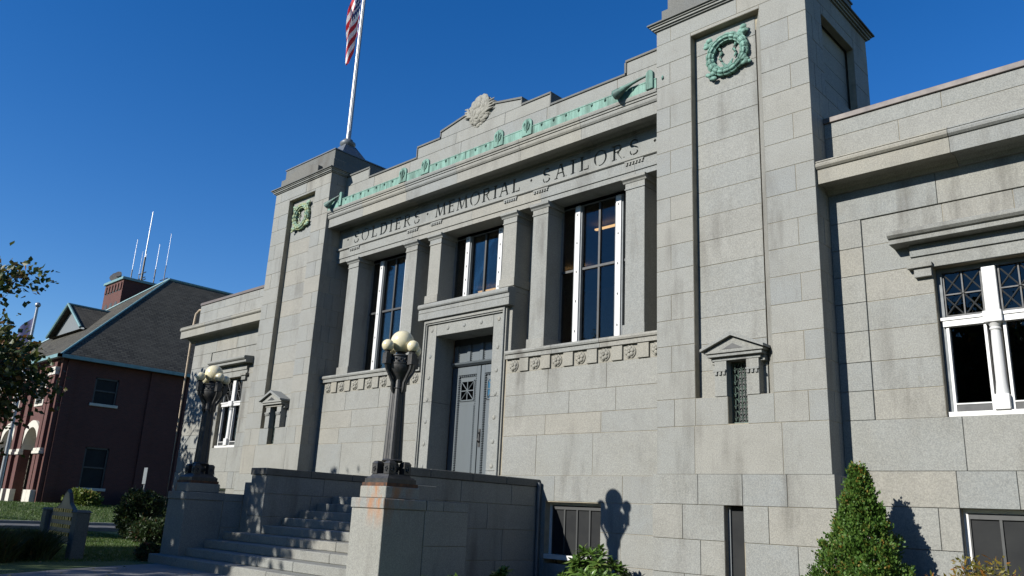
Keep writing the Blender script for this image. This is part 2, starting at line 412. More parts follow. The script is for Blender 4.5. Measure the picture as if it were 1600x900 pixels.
# ================================================================== the memorial hall
hall = thing('memorial_hall', 'grey granite memorial hall with two square towers and inscribed frieze', 'building', 0, 0, G)
XI, XO, TD = 4.66, 7.18, 2.36                # tower inner / outer edge, depth
WY, FY, WIN = .40, .45, .85                  # wall plane, frieze plane, window plane
ZB = .217

# ---------- towers
TZ = [.875+.3902*i for i in range(17)]       # course joints to z 7.118
TZ[-1] = 7.118
def tower(sx, seed):
    a, b = (XI, XO) if sx > 0 else (-XO, -XI)
    rng = random.Random(seed)
    pl, pr = (5.30, 6.47) if sx > 0 else (-6.47, -5.30)     # recessed panel
    PB = 1.26; PT = 7.06
    sl0, sl1 = (5.80, 6.09) if sx > 0 else (-6.09, -5.80)    # slit window
    bs0, bs1 = (5.735, 6.01) if sx > 0 else (-6.01, -5.735)
    mb = MB()
    bedding(mb, 'F', a+.006, b-.006, .217, 7.4, .007, .3, [(pl, pr, PB, PT), (sl0, sl1, .885, 1.75)])
    bedding(mb, 'F', pl-.02, pr+.02, PB-.02, PT+.02, .137, .06, [(sl0, sl1, .885, 1.75), (pr-.134, pr-.117, PB, PT-.25)])
    mb.box(a+.006, b-.2, .5, TD-.006, G, 7.4)
    bedding(mb, 'R', .3, TD-.006, G, 7.4, b-.007, .1, [(.55, 1.78, 5.75, 6.95)] if sx > 0 else []); mb.box(b-.25, b-.16, .5, TD-.02, 5, 7.4)
    mb.box(a+.012, sl0-.1, .2, .52, G, 7.3); mb.box(sl1+.1, b-.012, .2, .52, G, 7.3); mb.box(sl0-.1, sl1+.1, .25, .52, 1.8, 7.3)
    mb.box(sl0-.1, sl1+.1, .3, .5, G, .85)
    body = mb.build('tower', MORT, hall)
    fm = lambda: None
    # plinth below: projecting
    ip, op = (a-.04, b+.045) if sx > 0 else (a-.045, b+.04)
    PY = -.05
    pz = [G, -1.08, -.64, -.185, ZB]
    mb = MB(); bedding(mb, 'F', ip+.012, op-.012, G, ZB-.008, PY+.012, .3, [(bs0, bs1, -1.3, -.185)])
    mb.box(ip+.012, op-.012, PY+.35, TD, G, ZB-.01); mb.build('plinth_bed', MORT, body)
    ashlar(body, 'F', ip, op, pz, PY, .55, .85, seed+5, [(bs0, bs1, -1.3, -.185)], .2)
    ashlar(body, 'R', PY+.2, .9, pz, op, .6, .9, seed+6, (), .1)
    # shaft, front: tall first course, then frame strips either side of the panel
    q = [splits(a, b, .8, 1.1, rng)]
    zs0 = [ZB, .875]
    xs = [a, a+.62, a+1.9, b] if sx > 0 else [a, a+.6, a+1.95, b]
    for j in range(3):
        d = .30 if xs[j+1] == b else .2
        for r in subtract((xs[j], xs[j+1], ZB, .875), [(sl0, sl1, .885, 1.75)]): stone(body, 'F', *r, 0, d)
    zs = TZ+[7.39]
    for i in range(len(zs)-1):
        z0, z1 = zs[i], zs[i+1]
        hol = [(pl, pr, PB, PT), (sl0, sl1, .885, 1.75)]
        if i == 0 or i >= 16:
            xs = [a, a+.26, a+1.3, b] if i else [a, a+.3, (sl0+sl1)/2, b-.25, b]
            if i >= 16: xs = [a, a+.27, a+1.45, b]
        else:
            l1 = (pl-a); r1 = (b-pr)
            xs = [a, pl, pr, b] if i % 2 else [a, a+l1*.4, pl, pr, pr+r1*.62, b]
        for j in range(len(xs)-1):
            d = (.3 if i % 2 else .2) if xs[j+1] == b else .2
            for r in subtract((xs[j], xs[j+1], z0, z1), hol): stone(body, 'F', *r, 0, d)
        # panel stones, set back
        if 1 <= i <= 15 or i == 16:
            zz0, zz1 = max(z0, PB), min(z1, PT)
            if zz1-zz0 > .03:
                for r in subtract((pl, pr-.131 if i < 16 else pr-.05, zz0, zz1), [(sl0, sl1, .885, 1.75)]): stone(body, 'F', *r, .13, .06)
        # right return
        d = .3 if i % 2 else .2
        ys = [d, .62 if i % 2 else .42, 1.1 if i % 2 else .95, 1.75, TD]
        for j in range(4):
            hs = [(.55, 1.78, 5.75, 6.95)] if sx > 0 else []
            for r in subtract((ys[j], ys[j+1], z0, z1), hs): stone(body, 'R', *r, b, .05)
    ys = [.3, .95, TD]
    for j in range(2): stone(body, 'R', ys[j], ys[j+1], ZB, .875, b, .05)
    if sx > 0:
        for i in range(4): stone(body, 'R', .55, 1.78, 5.75+.3*i, 6.05+.3*i, b-.14, .03)
    # splayed jamb of the panel
    mb = MB(); z0, z1 = PB+.005, PT-.005
    mb.add([(pr-.115, .128, z0), (pr+.002, .004, z0), (pr+.002, .128, z0), (pr-.115, .128, z1-.22), (pr+.002, .004, z1), (pr+.002, .128, z1)],
           [(0,1,4,3), (1,2,5,4), (2,0,3,5), (0,2,1), (3,4,5)]); mb.build('splayed_jamb', GR, body)
    # crowning moulding
    for i, (zz0, zz1, e) in enumerate(((7.39, 7.415, .03), (7.415, 7.45, .06), (7.45, 7.475, .085), (7.475, 7.50, .115))):
        MB().box(a-e, b+e, -e, TD+e, zz0+.001*i, zz1+.001*i).build('crown_moulding', GRW if i == 3 else GR, body)
    # attic blocks
    at = MB().box(a+.06, b-.06, .06, TD-.06, 7.503, 7.80).build('attic_block', GRW, body, bevel=.006)
    m = (a+b)/2
    MB().prism_y([(m-.72, 7.506), (m+.72, 7.506), (m+.72, 7.70), (m+.5, 7.78), (m, 7.88), (m-.5, 7.78), (m-.72, 7.70)], -.065, .2).build('attic_pediment', GRW, body, bevel=.006)
    MB().box(a+.14, b-.14, .12, TD-.12, 7.803, 8.08).build('attic_block', GRW, body, bevel=.006)
    MB().box(a+.12, b-.12, .10, TD-.10, 8.081, 8.11).build('lead_cap', LEAD, body)
    # small pediment hood over the slit window
    m = (sl0+sl1)/2
    mb = MB().prism_y([(m-.44, 1.845), (m+.44, 1.845), (m+.44, 1.875), (m, 2.06), (m-.44, 1.875)], -.10, .13)
    mb.build('slit_hood_tympanum', GR, body, bevel=.003)
    mb = MB()
    for sg in (-1, 1):
        mb.prism_y([(m+sg*.475, 1.87), (m+sg*.475, 1.91), (m, 2.125), (m, 2.065)], -.16, .13)
    mb.build('slit_hood_roof', GR, body, bevel=.003)
    MB().prism_y([(m-.16, 1.89), (m+.16, 1.89), (m, 1.965)], -.104, -.098).build('hood_recess_shade', DARKF, body)  # dark plate on the tympanum face; its colour stands for a recess's shade
    MB().box(m-.41, m+.41, -.075, .13, 1.80, 1.843).build('slit_lintel', GR, body, bevel=.003)
    MB().box(m-.36, m+.36, -.02, .13, 1.75, 1.798).build('slit_lintel', GR, body, bevel=.003)
    for sg in (-1, 1):
        MB().box(m+sg*.148, m+sg*.33, -.012, .13, 1.262, 1.748).build('slit_jamb', GR, body, bevel=.003)
        mb = MB().box(m+sg*.15, m+sg*.34, -.04, .0, 1.60, 1.625)
        for t in range(3): x = m+sg*(.18+.06*t); mb.box(x-.018, x+.018, -.035, 0, 1.555, 1.60)
        mb.build('slit_dentils', GR, body)
        MB().box(m+sg*.335, m+sg*.40, .03, .13, 1.72, 1.798).build('slit_ear', GR, body)
    # bronze scale grille
    MB().box(sl0-.05, sl1+.05, .2, .22, .87, 1.78).build('slit_back', DARKF, body)
    mb = MB()
    nx_, nz_ = 3, 10
    for r in range(nz_):
        for c_ in range(nx_+1):
            x = sl0+(sl1-sl0)*(c_+(.5 if r % 2 else 0))/nx_; z = .93+.83*r/nz_; R_ = (sl1-sl0)/nx_*.52
            pts = [(x+R_*cos(t*pi/8), .135, z+R_*1.15*sin(t*pi/8)) for t in range(9)]
            pts = [p for p in pts if sl0 <= p[0] <= sl1]
            if len(pts) > 2: mb.tube(pts, .0085, 4)
            if sl0 < x < sl1: mb.tube([(x, .135, z-.03), (x, .135, z+R_*.9)], .008, 4)
    mb.box(sl0, sl1, .12, .15, .887, .915); mb.box(sl0, sl0+.012, .12, .15, .887, 1.74); mb.box(sl1-.012, sl1, .12, .15, .887, 1.74)
    mb.build('slit_grille', DBRZ, body)
    # basement slit window
    bw = MB().box(bs0, bs0+.035, PY+.1, PY+.16, -1.3, -.187).box(bs1-.035, bs1, PY+.1, PY+.16, -1.3, -.187).box(bs0, bs1, PY+.1, PY+.16, -1.33, -1.26).build('slit_frame', GREYP, body)
    MB().box(bs0+.035, bs1-.035, PY+.13, PY+.14, -1.27, -.2).build('pane', PANEL, bw)
    # wreath
    wx, wz, R0 = (5.89 if sx > 0 else -5.95), 6.545, .29
    mb = MB(); n = 18
    for i in range(n):
        t0 = 2*pi*i/n; t1 = 2*pi*(i+1)/n
        p0 = (wx+R0*cos(t0), .085, wz+R0*sin(t0)); p1 = (wx+R0*cos(t1), .085, wz+R0*sin(t1)); pm = (wx+R0*1.01*cos((t0+t1)/2), .08, wz+R0*1.01*sin((t0+t1)/2))
        rp = lambda tt, ph, rr: (wx+(R0+rr*cos(ph))*cos(tt), .085-rr*sin(ph), wz+(R0+rr*cos(ph))*sin(tt))
        ts = [t0+(t1-t0)*q for q in (0, .12, .5, .88, 1)]
        mb.tube([rp(tt, 0, 0) for tt in ts], [.052, .062, .066, .064, .050], 12)
        for q in range(6):
            ph = -.35+q*(pi+.7)/5; mb.tube([rp(tt, ph, e) for tt, e in zip(ts, (.05, .062, .067, .063, .048))], [.004, .011, .013, .010, .003], 5)
    for cxx, czz in ((-.3, .27), (.3, .30), (-.27, -.31), (.31, -.22)):
        for q in range(5):
            mb.sphere((wx+cxx+rng.uniform(-.05, .05), .06+rng.uniform(-.02, .02), wz+czz+rng.uniform(-.05, .05)), rng.uniform(.028, .048), 7, 5, (1.2, .7, .9))
        mb.tube([(wx+cxx*.8, .08, wz+czz*.8), (wx+cxx*1.15, .07, wz+czz*1.05)], [.05, .03], 6)
    for sg in (-1, 1):                       # ribbons hanging inside and crossed stems
        pts = [(wx+sg*(.12+.025*sin(q*1.7)), .10, wz+.20-.045*q) for q in range(7)]
        mb.tube(pts, [.012, .026, .014, .026, .014, .024, .008], 6)
        mb.tube([(wx+sg*.02, .1, wz+.24), (wx+sg*.09, .1, wz+.20), (wx+sg*.15, .1, wz+.25)], .012, 6)
        for q in range(3): mb.tube([(wx, .09, wz-.30), (wx+sg*(.02+.035*q), .08, wz-.17+.03*q)], [.022, .012], 6)
    shade_auto(mb.build('bronze_wreath', COP if sx > 0 else WREATH2, body), 50)
    return body
WREATH2 = plain('mottled_wreath_copper', (.24, .40, .30), .7, 0, .3, 9, .25, (.46, .42, .14))
tower(1, 11); tower(-1, 23)

# ---------- centre: basement, lower wall
BW = [(2.27, 3.40, -1.15, -.20), (-3.40, -2.27, -1.15, -.20)]
mb = MB()
mb.box(-XI, XI, .72, 1.3, G, -.27)
for sg in (-1, 1):
    a0, a1 = (.8, XI) if sg > 0 else (-XI, -.8)
    bedding(mb, 'F', a0+.07*(sg > 0), a1-.07*(sg < 0), G, ZB, WY-.038, .3, BW)
    bedding(mb, 'F', a0+.07*(sg > 0), a1-.07*(sg < 0), ZB, 2.40, WY+.007, .35)
mb.box(1.0, XI, .76, 1.1, ZB, 2.41); mb.box(-XI, -1.0, .76, 1.1, ZB, 2.41)
cw = mb.build('centre_wall', MORT, hall)
bz = [G, -1.1, -.63, -.19, ZB]
for sg, sd in ((1, 31), (-1, 37)):
    a0, a1 = (1.19, XI) if sg > 0 else (-XI, -1.19)
    ashlar(cw, 'F', a0, a1, bz, WY-.045, .9, 1.5, sd, BW, .06)
    ashlar(cw, 'F', a0, a1, [ZB, .89], WY, 1.0, 1.3, sd+1)
    ashlar(cw, 'F', a0, a1, [.89, 1.225, 1.60, 2.015], WY, 1.0, 1.5, sd+2)
    # rosette and tablet band
    MB().box(a0, a1, WY+.004, WY+.05, 2.018, 2.262).build('band_ground', GRT, cw)
    for i in range(7):
        x = sg*(1.376+.505*i)
        if abs(x)+.1 > XI: continue
        mb = MB().sphere((x, WY+.004, 2.138), .105, 20, 8, (1, .3, 1))
        mb.tube([(x+.098*cos(q*pi/10), WY-.004, 2.138+.098*sin(q*pi/10)) for q in range(21)], .013, 6)
        for q in range(6):
            t = q*pi/3+.3; mb.sphere((x+.052*cos(t), WY-.022, 2.138+.056*sin(t)), .036, 8, 5, (1, .55, 1))
        mb.sphere((x, WY-.03, 2.138), .026, 8, 5)
        shade_auto(mb.build('carved_rosette', GRT, cw))
        xt = sg*(1.636+.505*i)
        if abs(xt)+.11 < XI: stone(cw, 'F', xt-.108, xt+.108, 2.02, 2.26, WY-.03, .05, GRT, 'band_tablet')
    # sill in long stones
    xs = splits(a0-.02*sg if sg > 0 else a0, a1, 1.1, 1.5, rs)
    xs = splits(min(a0, a1), max(a0, a1), 1.1, 1.5, rs)
    for j in range(len(xs)-1):
        x0, x1 = xs[j]+.003, xs[j+1]-.003
        MB().prism_x([(WIN+.05, 2.264), (WY-.05, 2.264), (WY-.05, 2.335), (WY-.075, 2.345), (WY-.085, 2.375), (WY-.075, 2.405), (WY-.04, 2.42), (WIN+.05, 2.425)], x0, x1).build('sill_stone', GR, cw)

# ---------- basement windows in the centre wall
def base_window(x0, x1, z0, z1, y, n, name='basement_window', parent=hall):
    mb = MB().box(x0, x0+.05, y, y+.06, z0, z1).box(x1-.05, x1, y, y+.06, z0, z1).box(x0+.05, x1-.05, y, y+.06, z1-.045, z1).box(x0-.02, x1+.02, y-.12, y+.07, z0-.05, z0+.02)
    f = mb.build(name, WHITE, parent)
    b = MB().box(x0+.05, x1-.05, y+.03, y+.05, z0+.03, z1-.11).build('panel_board', PANEL, f)
    MB().box(x0+.05, x1-.05, y+.005, y+.05, z1-.11, z1-.045).build('top_rail', DARKF, f)
    for i in range(n+1):
        x = x0+.05+(x1-x0-.1)*i/n; hw = .014
        MB().box(max(x-hw, x0+.05), min(x+hw, x1-.05), y+.008, y+.028, z0+.02, z1-.11).build('muntin', DARKF, f)
    return f
for h in BW: base_window(h[0], h[1], h[2]+.12, h[3], WY+.08, 4)

# ---------- piers and the recessed wall behind them
PX = [(.90, 1.245, 2.42), (1.665, 2.03, 2.42), (3.76, 4.14, 2.42)]
for sg in (1, -1):
    for x0, x1, zb in PX:
        if sg < 0: x0, x1 = -x1, -x0
        p = MB().box(x0, x1, FY-.02, WIN+.06, zb, 4.93).build('pier', GR, hall, bevel=.005)
        MB().box(x0-.025, x1+.025, FY-.05, WIN+.05, (zb if abs(x0) > 1.5 or abs(x1) > 1.5 else 3.658)+.004, (zb if abs(x0) > 1.5 or abs(x1) > 1.5 else 3.658)+.17).build('pier_base', GR, p, bevel=.005)
        MB().box(x0-.012, x1+.012, FY-.035, WIN+.05, 4.93, 4.952).build('capital_necking', GR, p)
        MB().box(x0-.004, x1+.004, FY-.025, WIN+.05, 4.953, 5.045).build('capital_block', GR, p)
        MB().prism_x([(WIN, 5.046), (FY-.035, 5.046), (FY-.05, 5.075), (FY-.085, 5.10), (FY-.085, 5.145), (WIN, 5.145)], x0-.045, x1+.045).build('capital_abacus', GR, p)
mb = MB()
for sg in (1, -1):
    for x0, x1, zb in ((1.1, 1.80, 2.42), (3.98, XI, 2.42)):
        if sg < 0: x0, x1 = -x1, -x0
        mb.box(x0, x1, WIN, WIN+.3, zb, 5.2)
mb.box(-1.2, 1.2, .5, WIN+.3, 3.0, 3.55)
mb.box(-XI, XI, WIN-.02, WIN+.3, 5.09, 6.9)
mb.build('recess_wall', GR, hall)

# ---------- architrave, frieze with cut inscription
ax = [-XI, -2.9, -1.07, 1.07, 2.9, XI]
ax = [-XI, -3.95, -1.85, -.0, 1.85, 3.95, XI]
for j in range(6):
    x0, x1 = ax[j]+.002, ax[j+1]-.002
    MB().prism_x([(WIN-.03, 5.147), (FY-.02, 5.147), (FY-.02, 5.24), (FY-.04, 5.245), (FY-.04, 5.435), (WIN-.03, 5.435)], x0, x1).build('architrave_stone', GR, hall)
tn = MB().prism_x([(WIN, 5.436), (FY-.055, 5.436), (FY-.075, 5.45), (FY-.075, 5.485), (FY-.02, 5.50), (WIN, 5.50)], -XI, XI).build('taenia', GR, hall)
for sg in (1, -1):
    for x0, x1, _ in PX:
        x0, x1 = (x0, x1) if sg > 0 else (-x1, -x0)
        MB().box(x0, x1, FY-.065, FY-.03, 5.405, 5.434).build('regula', GR, tn)
        mb = MB()
        for q in range(6):
            x = x0+(x1-x0)*(q+.5)/6; mb.frustum(x, FY-.052, 5.365, 5.404, .019, .013, .013, .011)
        mb.build('guttae', GR, tn)['kind'] = 'stuff'

# letters: strokes in a unit cell, cut into the frieze
def ell(cx, cz, rx, rz, a0, a1, n): return [(cx+rx*cos(a0+(a1-a0)*i/n), cz+rz*sin(a0+(a1-a0)*i/n)) for i in range(n+1)]
def ribbon(pts, ws):
    L = []; R_ = []
    for i, p in enumerate(pts):
        a = pts[max(i-1, 0)]; b = pts[min(i+1, len(pts)-1)]; dx, dz = b[0]-a[0], b[1]-a[1]; l = math.hypot(dx, dz) or 1
        nx_, nz_ = -dz/l, dx/l; L.append((p[0]+nx_*ws[i]/2, p[1]+nz_*ws[i]/2)); R_.append((p[0]-nx_*ws[i]/2, p[1]-nz_*ws[i]/2))
    return L, R_
TH, TN, SE = .17, .09, .07
def bx(x0, x1, z0, z1): return ('poly', [(x0, z0), (x1, z0), (x1, z1), (x0, z1)])
def stem(x, t=TH, se=.10, lo=True, hi=True):
    r = [bx(x-t/2, x+t/2, 0, 1)]
    if lo: r.append(bx(x-t/2-se, x+t/2+se, 0, SE))
    if hi: r.append(bx(x-t/2-se, x+t/2+se, 1-SE, 1))
    return r
def line(x0, z0, x1, z1, t): return ('poly', [(x0-t/2, z0), (x0+t/2, z0), (x1+t/2, z1), (x1-t/2, z1)])
def curve(pts, ws): return ('rib', ribbon(pts, ws))
def glyph(ch):
    if ch == 'I': return stem(.15), .3
    if ch == 'L': return stem(.18, hi=True)+[bx(.15, .72, 0, TN), bx(.66, .72, 0, .26)], .74
    if ch == 'E': return stem(.18)+[bx(.15, .68, 0, TN), bx(.15, .66, 1-TN, 1), bx(.15, .56, .48, .48+TN), bx(.62, .68, 0, .24), bx(.60, .66, .78, 1), bx(.51, .56, .4, .63)], .70
    if ch == 'D':
        pts = ell(.30, .5, .52, .465, -pi/2, pi/2, 14); ws = [TN+(TH+.02-TN)*cos(-pi/2+pi*i/14) for i in range(15)]
        return stem(.18)+[bx(.15, .32, 0, TN), bx(.15, .32, 1-TN, 1), curve(pts, ws)], .90
    if ch == 'O':
        n = 28; o_ = [(.5+.5*cos(2*pi*i/n), .5+.53*sin(2*pi*i/n)) for i in range(n)]; i_ = [(.5+.36*cos(2*pi*i/n), .5+.46*sin(2*pi*i/n)) for i in range(n)]
        return [('ring', o_, i_)], 1.0
    if ch == 'R':
        pts = ell(.36, .745, .30, .22, -pi/2, pi/2, 10); ws = [TN+(TH-TN)*cos(-pi/2+pi*i/10) for i in range(11)]
        return stem(.18)+[bx(.15, .38, .525-TN/2, .525+TN/2), bx(.15, .38, 1-TN, 1), curve(pts, ws), line(.40, .53, .78, .0, TH), bx(.68, .94, 0, SE)], .90
    if ch == 'A': return [line(.12, 0, .44, 1, TN), line(.84, 0, .50, 1, TH), bx(.26, .72, .32, .32+TN), bx(-.02, .26, 0, SE), bx(.70, 1.0, 0, SE)], .98
    if ch == 'M': return [line(.12, 0, .22, 1, TN), line(.22, 1, .56, .04, TH), line(.58, .04, .92, 1, TN), line(1.04, 0, .92, 1, TH), bx(0, .26, 0, SE), bx(.90, 1.18, 0, SE), bx(.08, .25, 1-SE, 1), bx(.88, 1.08, 1-SE, 1)], 1.16
    if ch == 'S':
        key = [(.58, .76), (.54, .90), (.38, .965), (.20, .93), (.10, .78), (.15, .62), (.33, .52), (.52, .42), (.61, .27), (.54, .10), (.34, .03), (.14, .08), (.06, .24)]
        pts = []
        for i in range(len(key)-1):
            p0, p1, p2, p3 = key[max(i-1, 0)], key[i], key[i+1], key[min(i+2, len(key)-1)]
            for q in range(3):
                t = q/3
                pts.append(tuple(.5*((2*p1[d])+(-p0[d]+p2[d])*t+(2*p0[d]-5*p1[d]+4*p2[d]-p3[d])*t*t+(-p0[d]+3*p1[d]-3*p2[d]+p3[d])*t**3) for d in (0, 1)))
        pts.append(key[-1]); n = len(pts)
        return [curve(pts, [.07+.10*max(0, sin(pi*i/(n-1)))**2 for i in range(n)]), bx(.55, .61, .68, .86), bx(.04, .10, .16, .32)], .66
FB, FT, DEP = FY, .70, .045
cut = MB()
def put_word(word, x0, x1, zb, h):
    gl = [glyph(c) for c in word]; tot = sum(g[1] for g in gl)*h; sp = (x1-x0-tot)/(len(word)-1); x = x0
    for g, wd in gl:
        for it in g:
            mp = lambda q: (x+q[0]*h, zb+q[1]*h)
            if it[0] == 'poly': cut.prism_y([mp(q) for q in it[1]], FB-.03, FB+DEP)
            elif it[0] == 'ring': cut.ring_y([mp(q) for q in it[1]], [mp(q) for q in it[2]], FB-.03, FB+DEP)
            else:
                L, R_ = it[1]; cut.prism_y([mp(q) for q in L]+[mp(q) for q in R_[::-1]], FB-.03, FB+DEP)
        x += wd*h+sp
put_word('SOLDIERS', -4.08, -1.70, 5.56, .285)
put_word('MEMORIAL', -1.19, 1.26, 5.56, .285)
put_word('SAILORS', 1.84, 4.0, 5.56, .285)
for x in (-4.33, -1.445, 1.55, 4.33):
    cut.prism_y([(x-.03, 5.70), (x, 5.665), (x+.03, 5.70), (x, 5.735)], FB-.03, FB+DEP)
slab = MB().box(-XI, XI, FB, FT, 5.501, 6.02).build('frieze', GR, hall)
cutter = cut.build('cutter', GR, None)
cutter.location = hall.location*0
try:
    slab_w = slab.matrix_world
    bpy.context.view_layer.update()
    md = slab.modifiers.new('b', 'BOOLEAN'); md.operation = 'DIFFERENCE'; md.solver = 'EXACT'; md.object = cutter; md.use_self = True
    dg = bpy.context.evaluated_depsgraph_get(); me = bpy.data.meshes.new_from_object(slab.evaluated_get(dg))
    slab.modifiers.clear()
    if len(me.polygons) > 100: slab.data = me
    print('frieze polys', len(me.polygons))
except Exception as e: print('boolean failed', e)
bpy.data.objects.remove(cutter)

# ---------- main cornice, copper cresting, parapet
xs = [-XI, -3.3, -1.75, -.15, 1.6, 3.05, XI]
for j in range(6):
    x0, x1 = xs[j]+.002, xs[j+1]-.002
    o = MB().prism_x([(.72, 5.93), (FY-.03, 5.93), (FY-.03, 5.985), (FY-.10, 6.02), (.20, 6.03), (.20, 5.965), (.075, 5.955), (.075, 6.165), (.055, 6.17), (.035, 6.20), (.03, 6.23), (.04, 6.26), (.02, 6.265), (.02, 6.30), (.0, 6.305), (-.01, 6.34), (-.01, 6.365), (.72, 6.375)], x0, x1).build('cornice_stone', (GR, GRT, GR)[j % 3], hall)
cop = MB().box(-XI+.02, XI-.005, -.005, .012, 6.366, 6.535).box(-XI+.02, XI-.005, -.012, .03, 6.525, 6.545).build('copper_cresting', COP, hall)
x = -4.5
while x < 4.5:
    x += .29
    if abs(abs(x)-1.52) < .42: continue
    mb = MB().tube([(x, -.008, 6.535), (x+.004, -.022, 6.49), (x-.008, -.012, 6.46)], [.012, .017, .004], 5) if int(x*7) % 2 else MB().box(x-.006, x+.006, -.016, 0, 6.37, 6.535)
    mb.build('cresting_rib', COP, cop)
for x in (-1.9, -1.16, 1.0, 1.74):
    x = {-1.9: -1.82, -1.16: -1.08, 1.0: 1.08, 1.74: 1.82}[x]
    pr_ = [(x-.125, 6.37), (x+.125, 6.37)]+[(x+.125*cos(t*pi/10), 6.60+.115*sin(t*pi/10)) for t in range(11)]
    m_ = MB().prism_y(pr_, -.03, .015).build('copper_medallion', COP, cop, bevel=.006)
    mb = MB().tube([(x, -.035, 6.42), (x, -.045, 6.56), (x, -.035, 6.68)], [.008, .02, .006], 6)
    for sg in (-1, 1):
        mb.tube([(x, -.035, 6.45), (x+sg*.05, -.042, 6.50), (x+sg*.075, -.042, 6.58), (x+sg*.05, -.04, 6.63), (x+sg*.03, -.04, 6.59)], [.008, .012, .014, .012, .006], 6)
        mb.tube([(x+sg*.02, -.035, 6.48), (x+sg*.045, -.04, 6.55)], [.006, .012], 6)
    mb.build('medallion_relief', COP, cop)
for sg in (-1, 1):
    x = 4.54 if sg > 0 else -4.12; hw_ = .07 if sg > 0 else .05
    pr_ = [(x-hw_, 6.37), (x+hw_, 6.37)]+[(x+hw_*cos(t*pi/10), 6.64+.08*sin(t*pi/10)) for t in range(11)]
    MB().prism_y(pr_, -.04, .03).build('copper_medallion', COP, cop, bevel=.006)
    # gooseneck floodlight fixture, no lamp inside: arm with a flared head
    bx_, hx_ = (4.47, 3.92) if sg > 0 else (-4.14, -4.52)
    e = lambda t: (bx_+(hx_-bx_)*t, -.03-.09*t, 6.63-.20*t+.03*sin(t*pi))
    mb = MB().tube([e(0), e(.2), e(.45), e(.65), e(.85), e(1.), e(1.06)], [.018, .024, .03, .045, .075, .095, .06], 10)
    shade_auto(mb.build('gooseneck_floodlight', SPOUT if 0 else plain('dark_floodlight_green', (.06, .10, .085), .6, 0, .3, 7, .2, (.15, .33, .26)), cop))
PYF = FY
pr_rows = [(6.376, 6.80, XI, 1.5), (6.80, 7.13, XI, 1.2)]
mb = MB().box(-XI, XI, PYF+.007, PYF+.35, 6.3, 7.13).box(-1.9, 1.9, PYF+.03, PYF+.33, 7.1, 7.38)
par = mb.build('parapet', MORT, hall)
rng = random.Random(3)
for z0, z1, X, wd in pr_rows:
    xs = splits(-X, X, wd, wd+.3, rng)
    for j in range(len(xs)-1): stone(par, 'F', xs[j], xs[j+1], z0, z1, PYF, .06)
for sg in (1, -1):
    for x0, x1, z0, z1 in ((3.74, XI, 7.13, 7.385),):
        stone(par, 'F', *sorted((sg*x0, sg*x1)), z0, z1, PYF, .36)
    def cope(x0, x1, z): MB().box(*sorted((sg*x0, sg*x1)), PYF-.025, PYF+.40, z, z+.045).build('coping', GRW, par, bevel=.006)
    cope(3.72, XI, 7.387); cope(1.97, 3.719, 7.134); cope(1.21, 1.98, 7.392)
    MB().box(*sorted((sg*3.70, sg*3.742)), PYF-.02, PYF+.38, 7.18, 7.386).build('coping_end', GRW, par)
    MB().box(*sorted((sg*1.958, sg*1.985)), PYF-.02, PYF+.38, 7.135, 7.39).build('coping_end', GRW, par)
    MB().prism_y([(sg*1.19, 7.392), (sg*.20, 7.392), (sg*.20, 7.73), (sg*1.19, 7.54)], PYF, PYF+.35).build('gable_stone', GR, par, bevel=.004)
    MB().prism_y([(sg*1.215, 7.541), (sg*.2, 7.736), (sg*.2, 7.775), (sg*1.215, 7.585)], PYF-.025, PYF+.40).build('coping', GRW, par)
    MB().box(*sorted((sg*1.192, sg*1.217)), PYF-.02, PYF+.38, 7.438, 7.54).build('coping_end', GRW, par)
xs = [-1.957, -.7, .75, 1.957]
for j in range(3): stone(par, 'F', xs[j], xs[j+1], 7.13, 7.39, PYF, .36)
# carved cartouche
mb = MB().sphere((0, PYF+.02, 7.68), .30, 20, 12, (1, .35, 1.02)); rng = random.Random(5)
for i in range(150):
    t = rng.uniform(0, 2*pi); r = rng.uniform(.1, 1)**.6
    x, z = .32*r*cos(t), 7.68+.33*r*sin(t); sw = t+1.2
    mb.sphere((x, PYF-.075+.08*r*r, z), rng.uniform(.026, .05), 7, 5, (1+.9*abs(cos(sw)), .7, 1+.9*abs(sin(sw))))
for sg in (-1, 1):
    for q in range(4): mb.tube([(sg*.12, PYF-.04, 7.56-.03*q), (sg*.32, PYF-.06, 7.60+.06*q), (sg*.44, PYF-.03, 7.62+.07*q)], [.02, .03, .008], 6)
    mb.sphere((sg*.40, PYF+.02, 7.73), .06, 8, 6)
shade_auto(mb.build('carved_cartouche', GRT, par), 60)
MB().prism_y([(.34*cos(t*pi/12), 7.70+.33*sin(t*pi/12)) for t in range(25)], PYF+.04, PYF+.3).build('cartouche_back', GR, par)

# ---------- entrance: surround, hood, doors
OD, ZT = .80, 2.93
es = MB().box(-1.16, -1.13, .37, .5, -.262, 3.27).build('door_surround', GR, hall)
for sg in (-1, 1):
    if sg > 0: MB().box(1.13, 1.16, .37, .5, -.262, 3.27).build('outer_moulding', GR, es)
    MB().box(sg*1.088, sg*1.129, .335, .5, -.262, 3.272).build('outer_moulding', GR, es, bevel=.004)
    MB().box(sg*1.062, sg*1.087, .36, .5, -.262, 3.20).build('outer_moulding', GR, es)
    for z0, z1 in ((-.262, .30), (.30, 1.62), (1.62, ZT+.245)):
        stone(es, 'F', *sorted((sg*OD, sg*1.062)), z0, z1, .395, .50, GR, 'jamb_stone', 0)
    for q in range(8):
        z = -.05+.43*q
        if z > ZT: continue
        MB().sphere((sg*(OD+.14), .395, z), .043, 12, 6, (1, .4, 1)).build('jamb_stud', GR, es, True)
stone(es, 'F', -OD, OD, ZT, ZT+.245, .395, .50, GR, 'lintel_stone', 0)
for q in range(5):
    x = -.94+1.88*q/4; MB().sphere((x, .395, ZT+.13), .043, 12, 6, (1, .4, 1)).build('lintel_stud', GR, es, True)
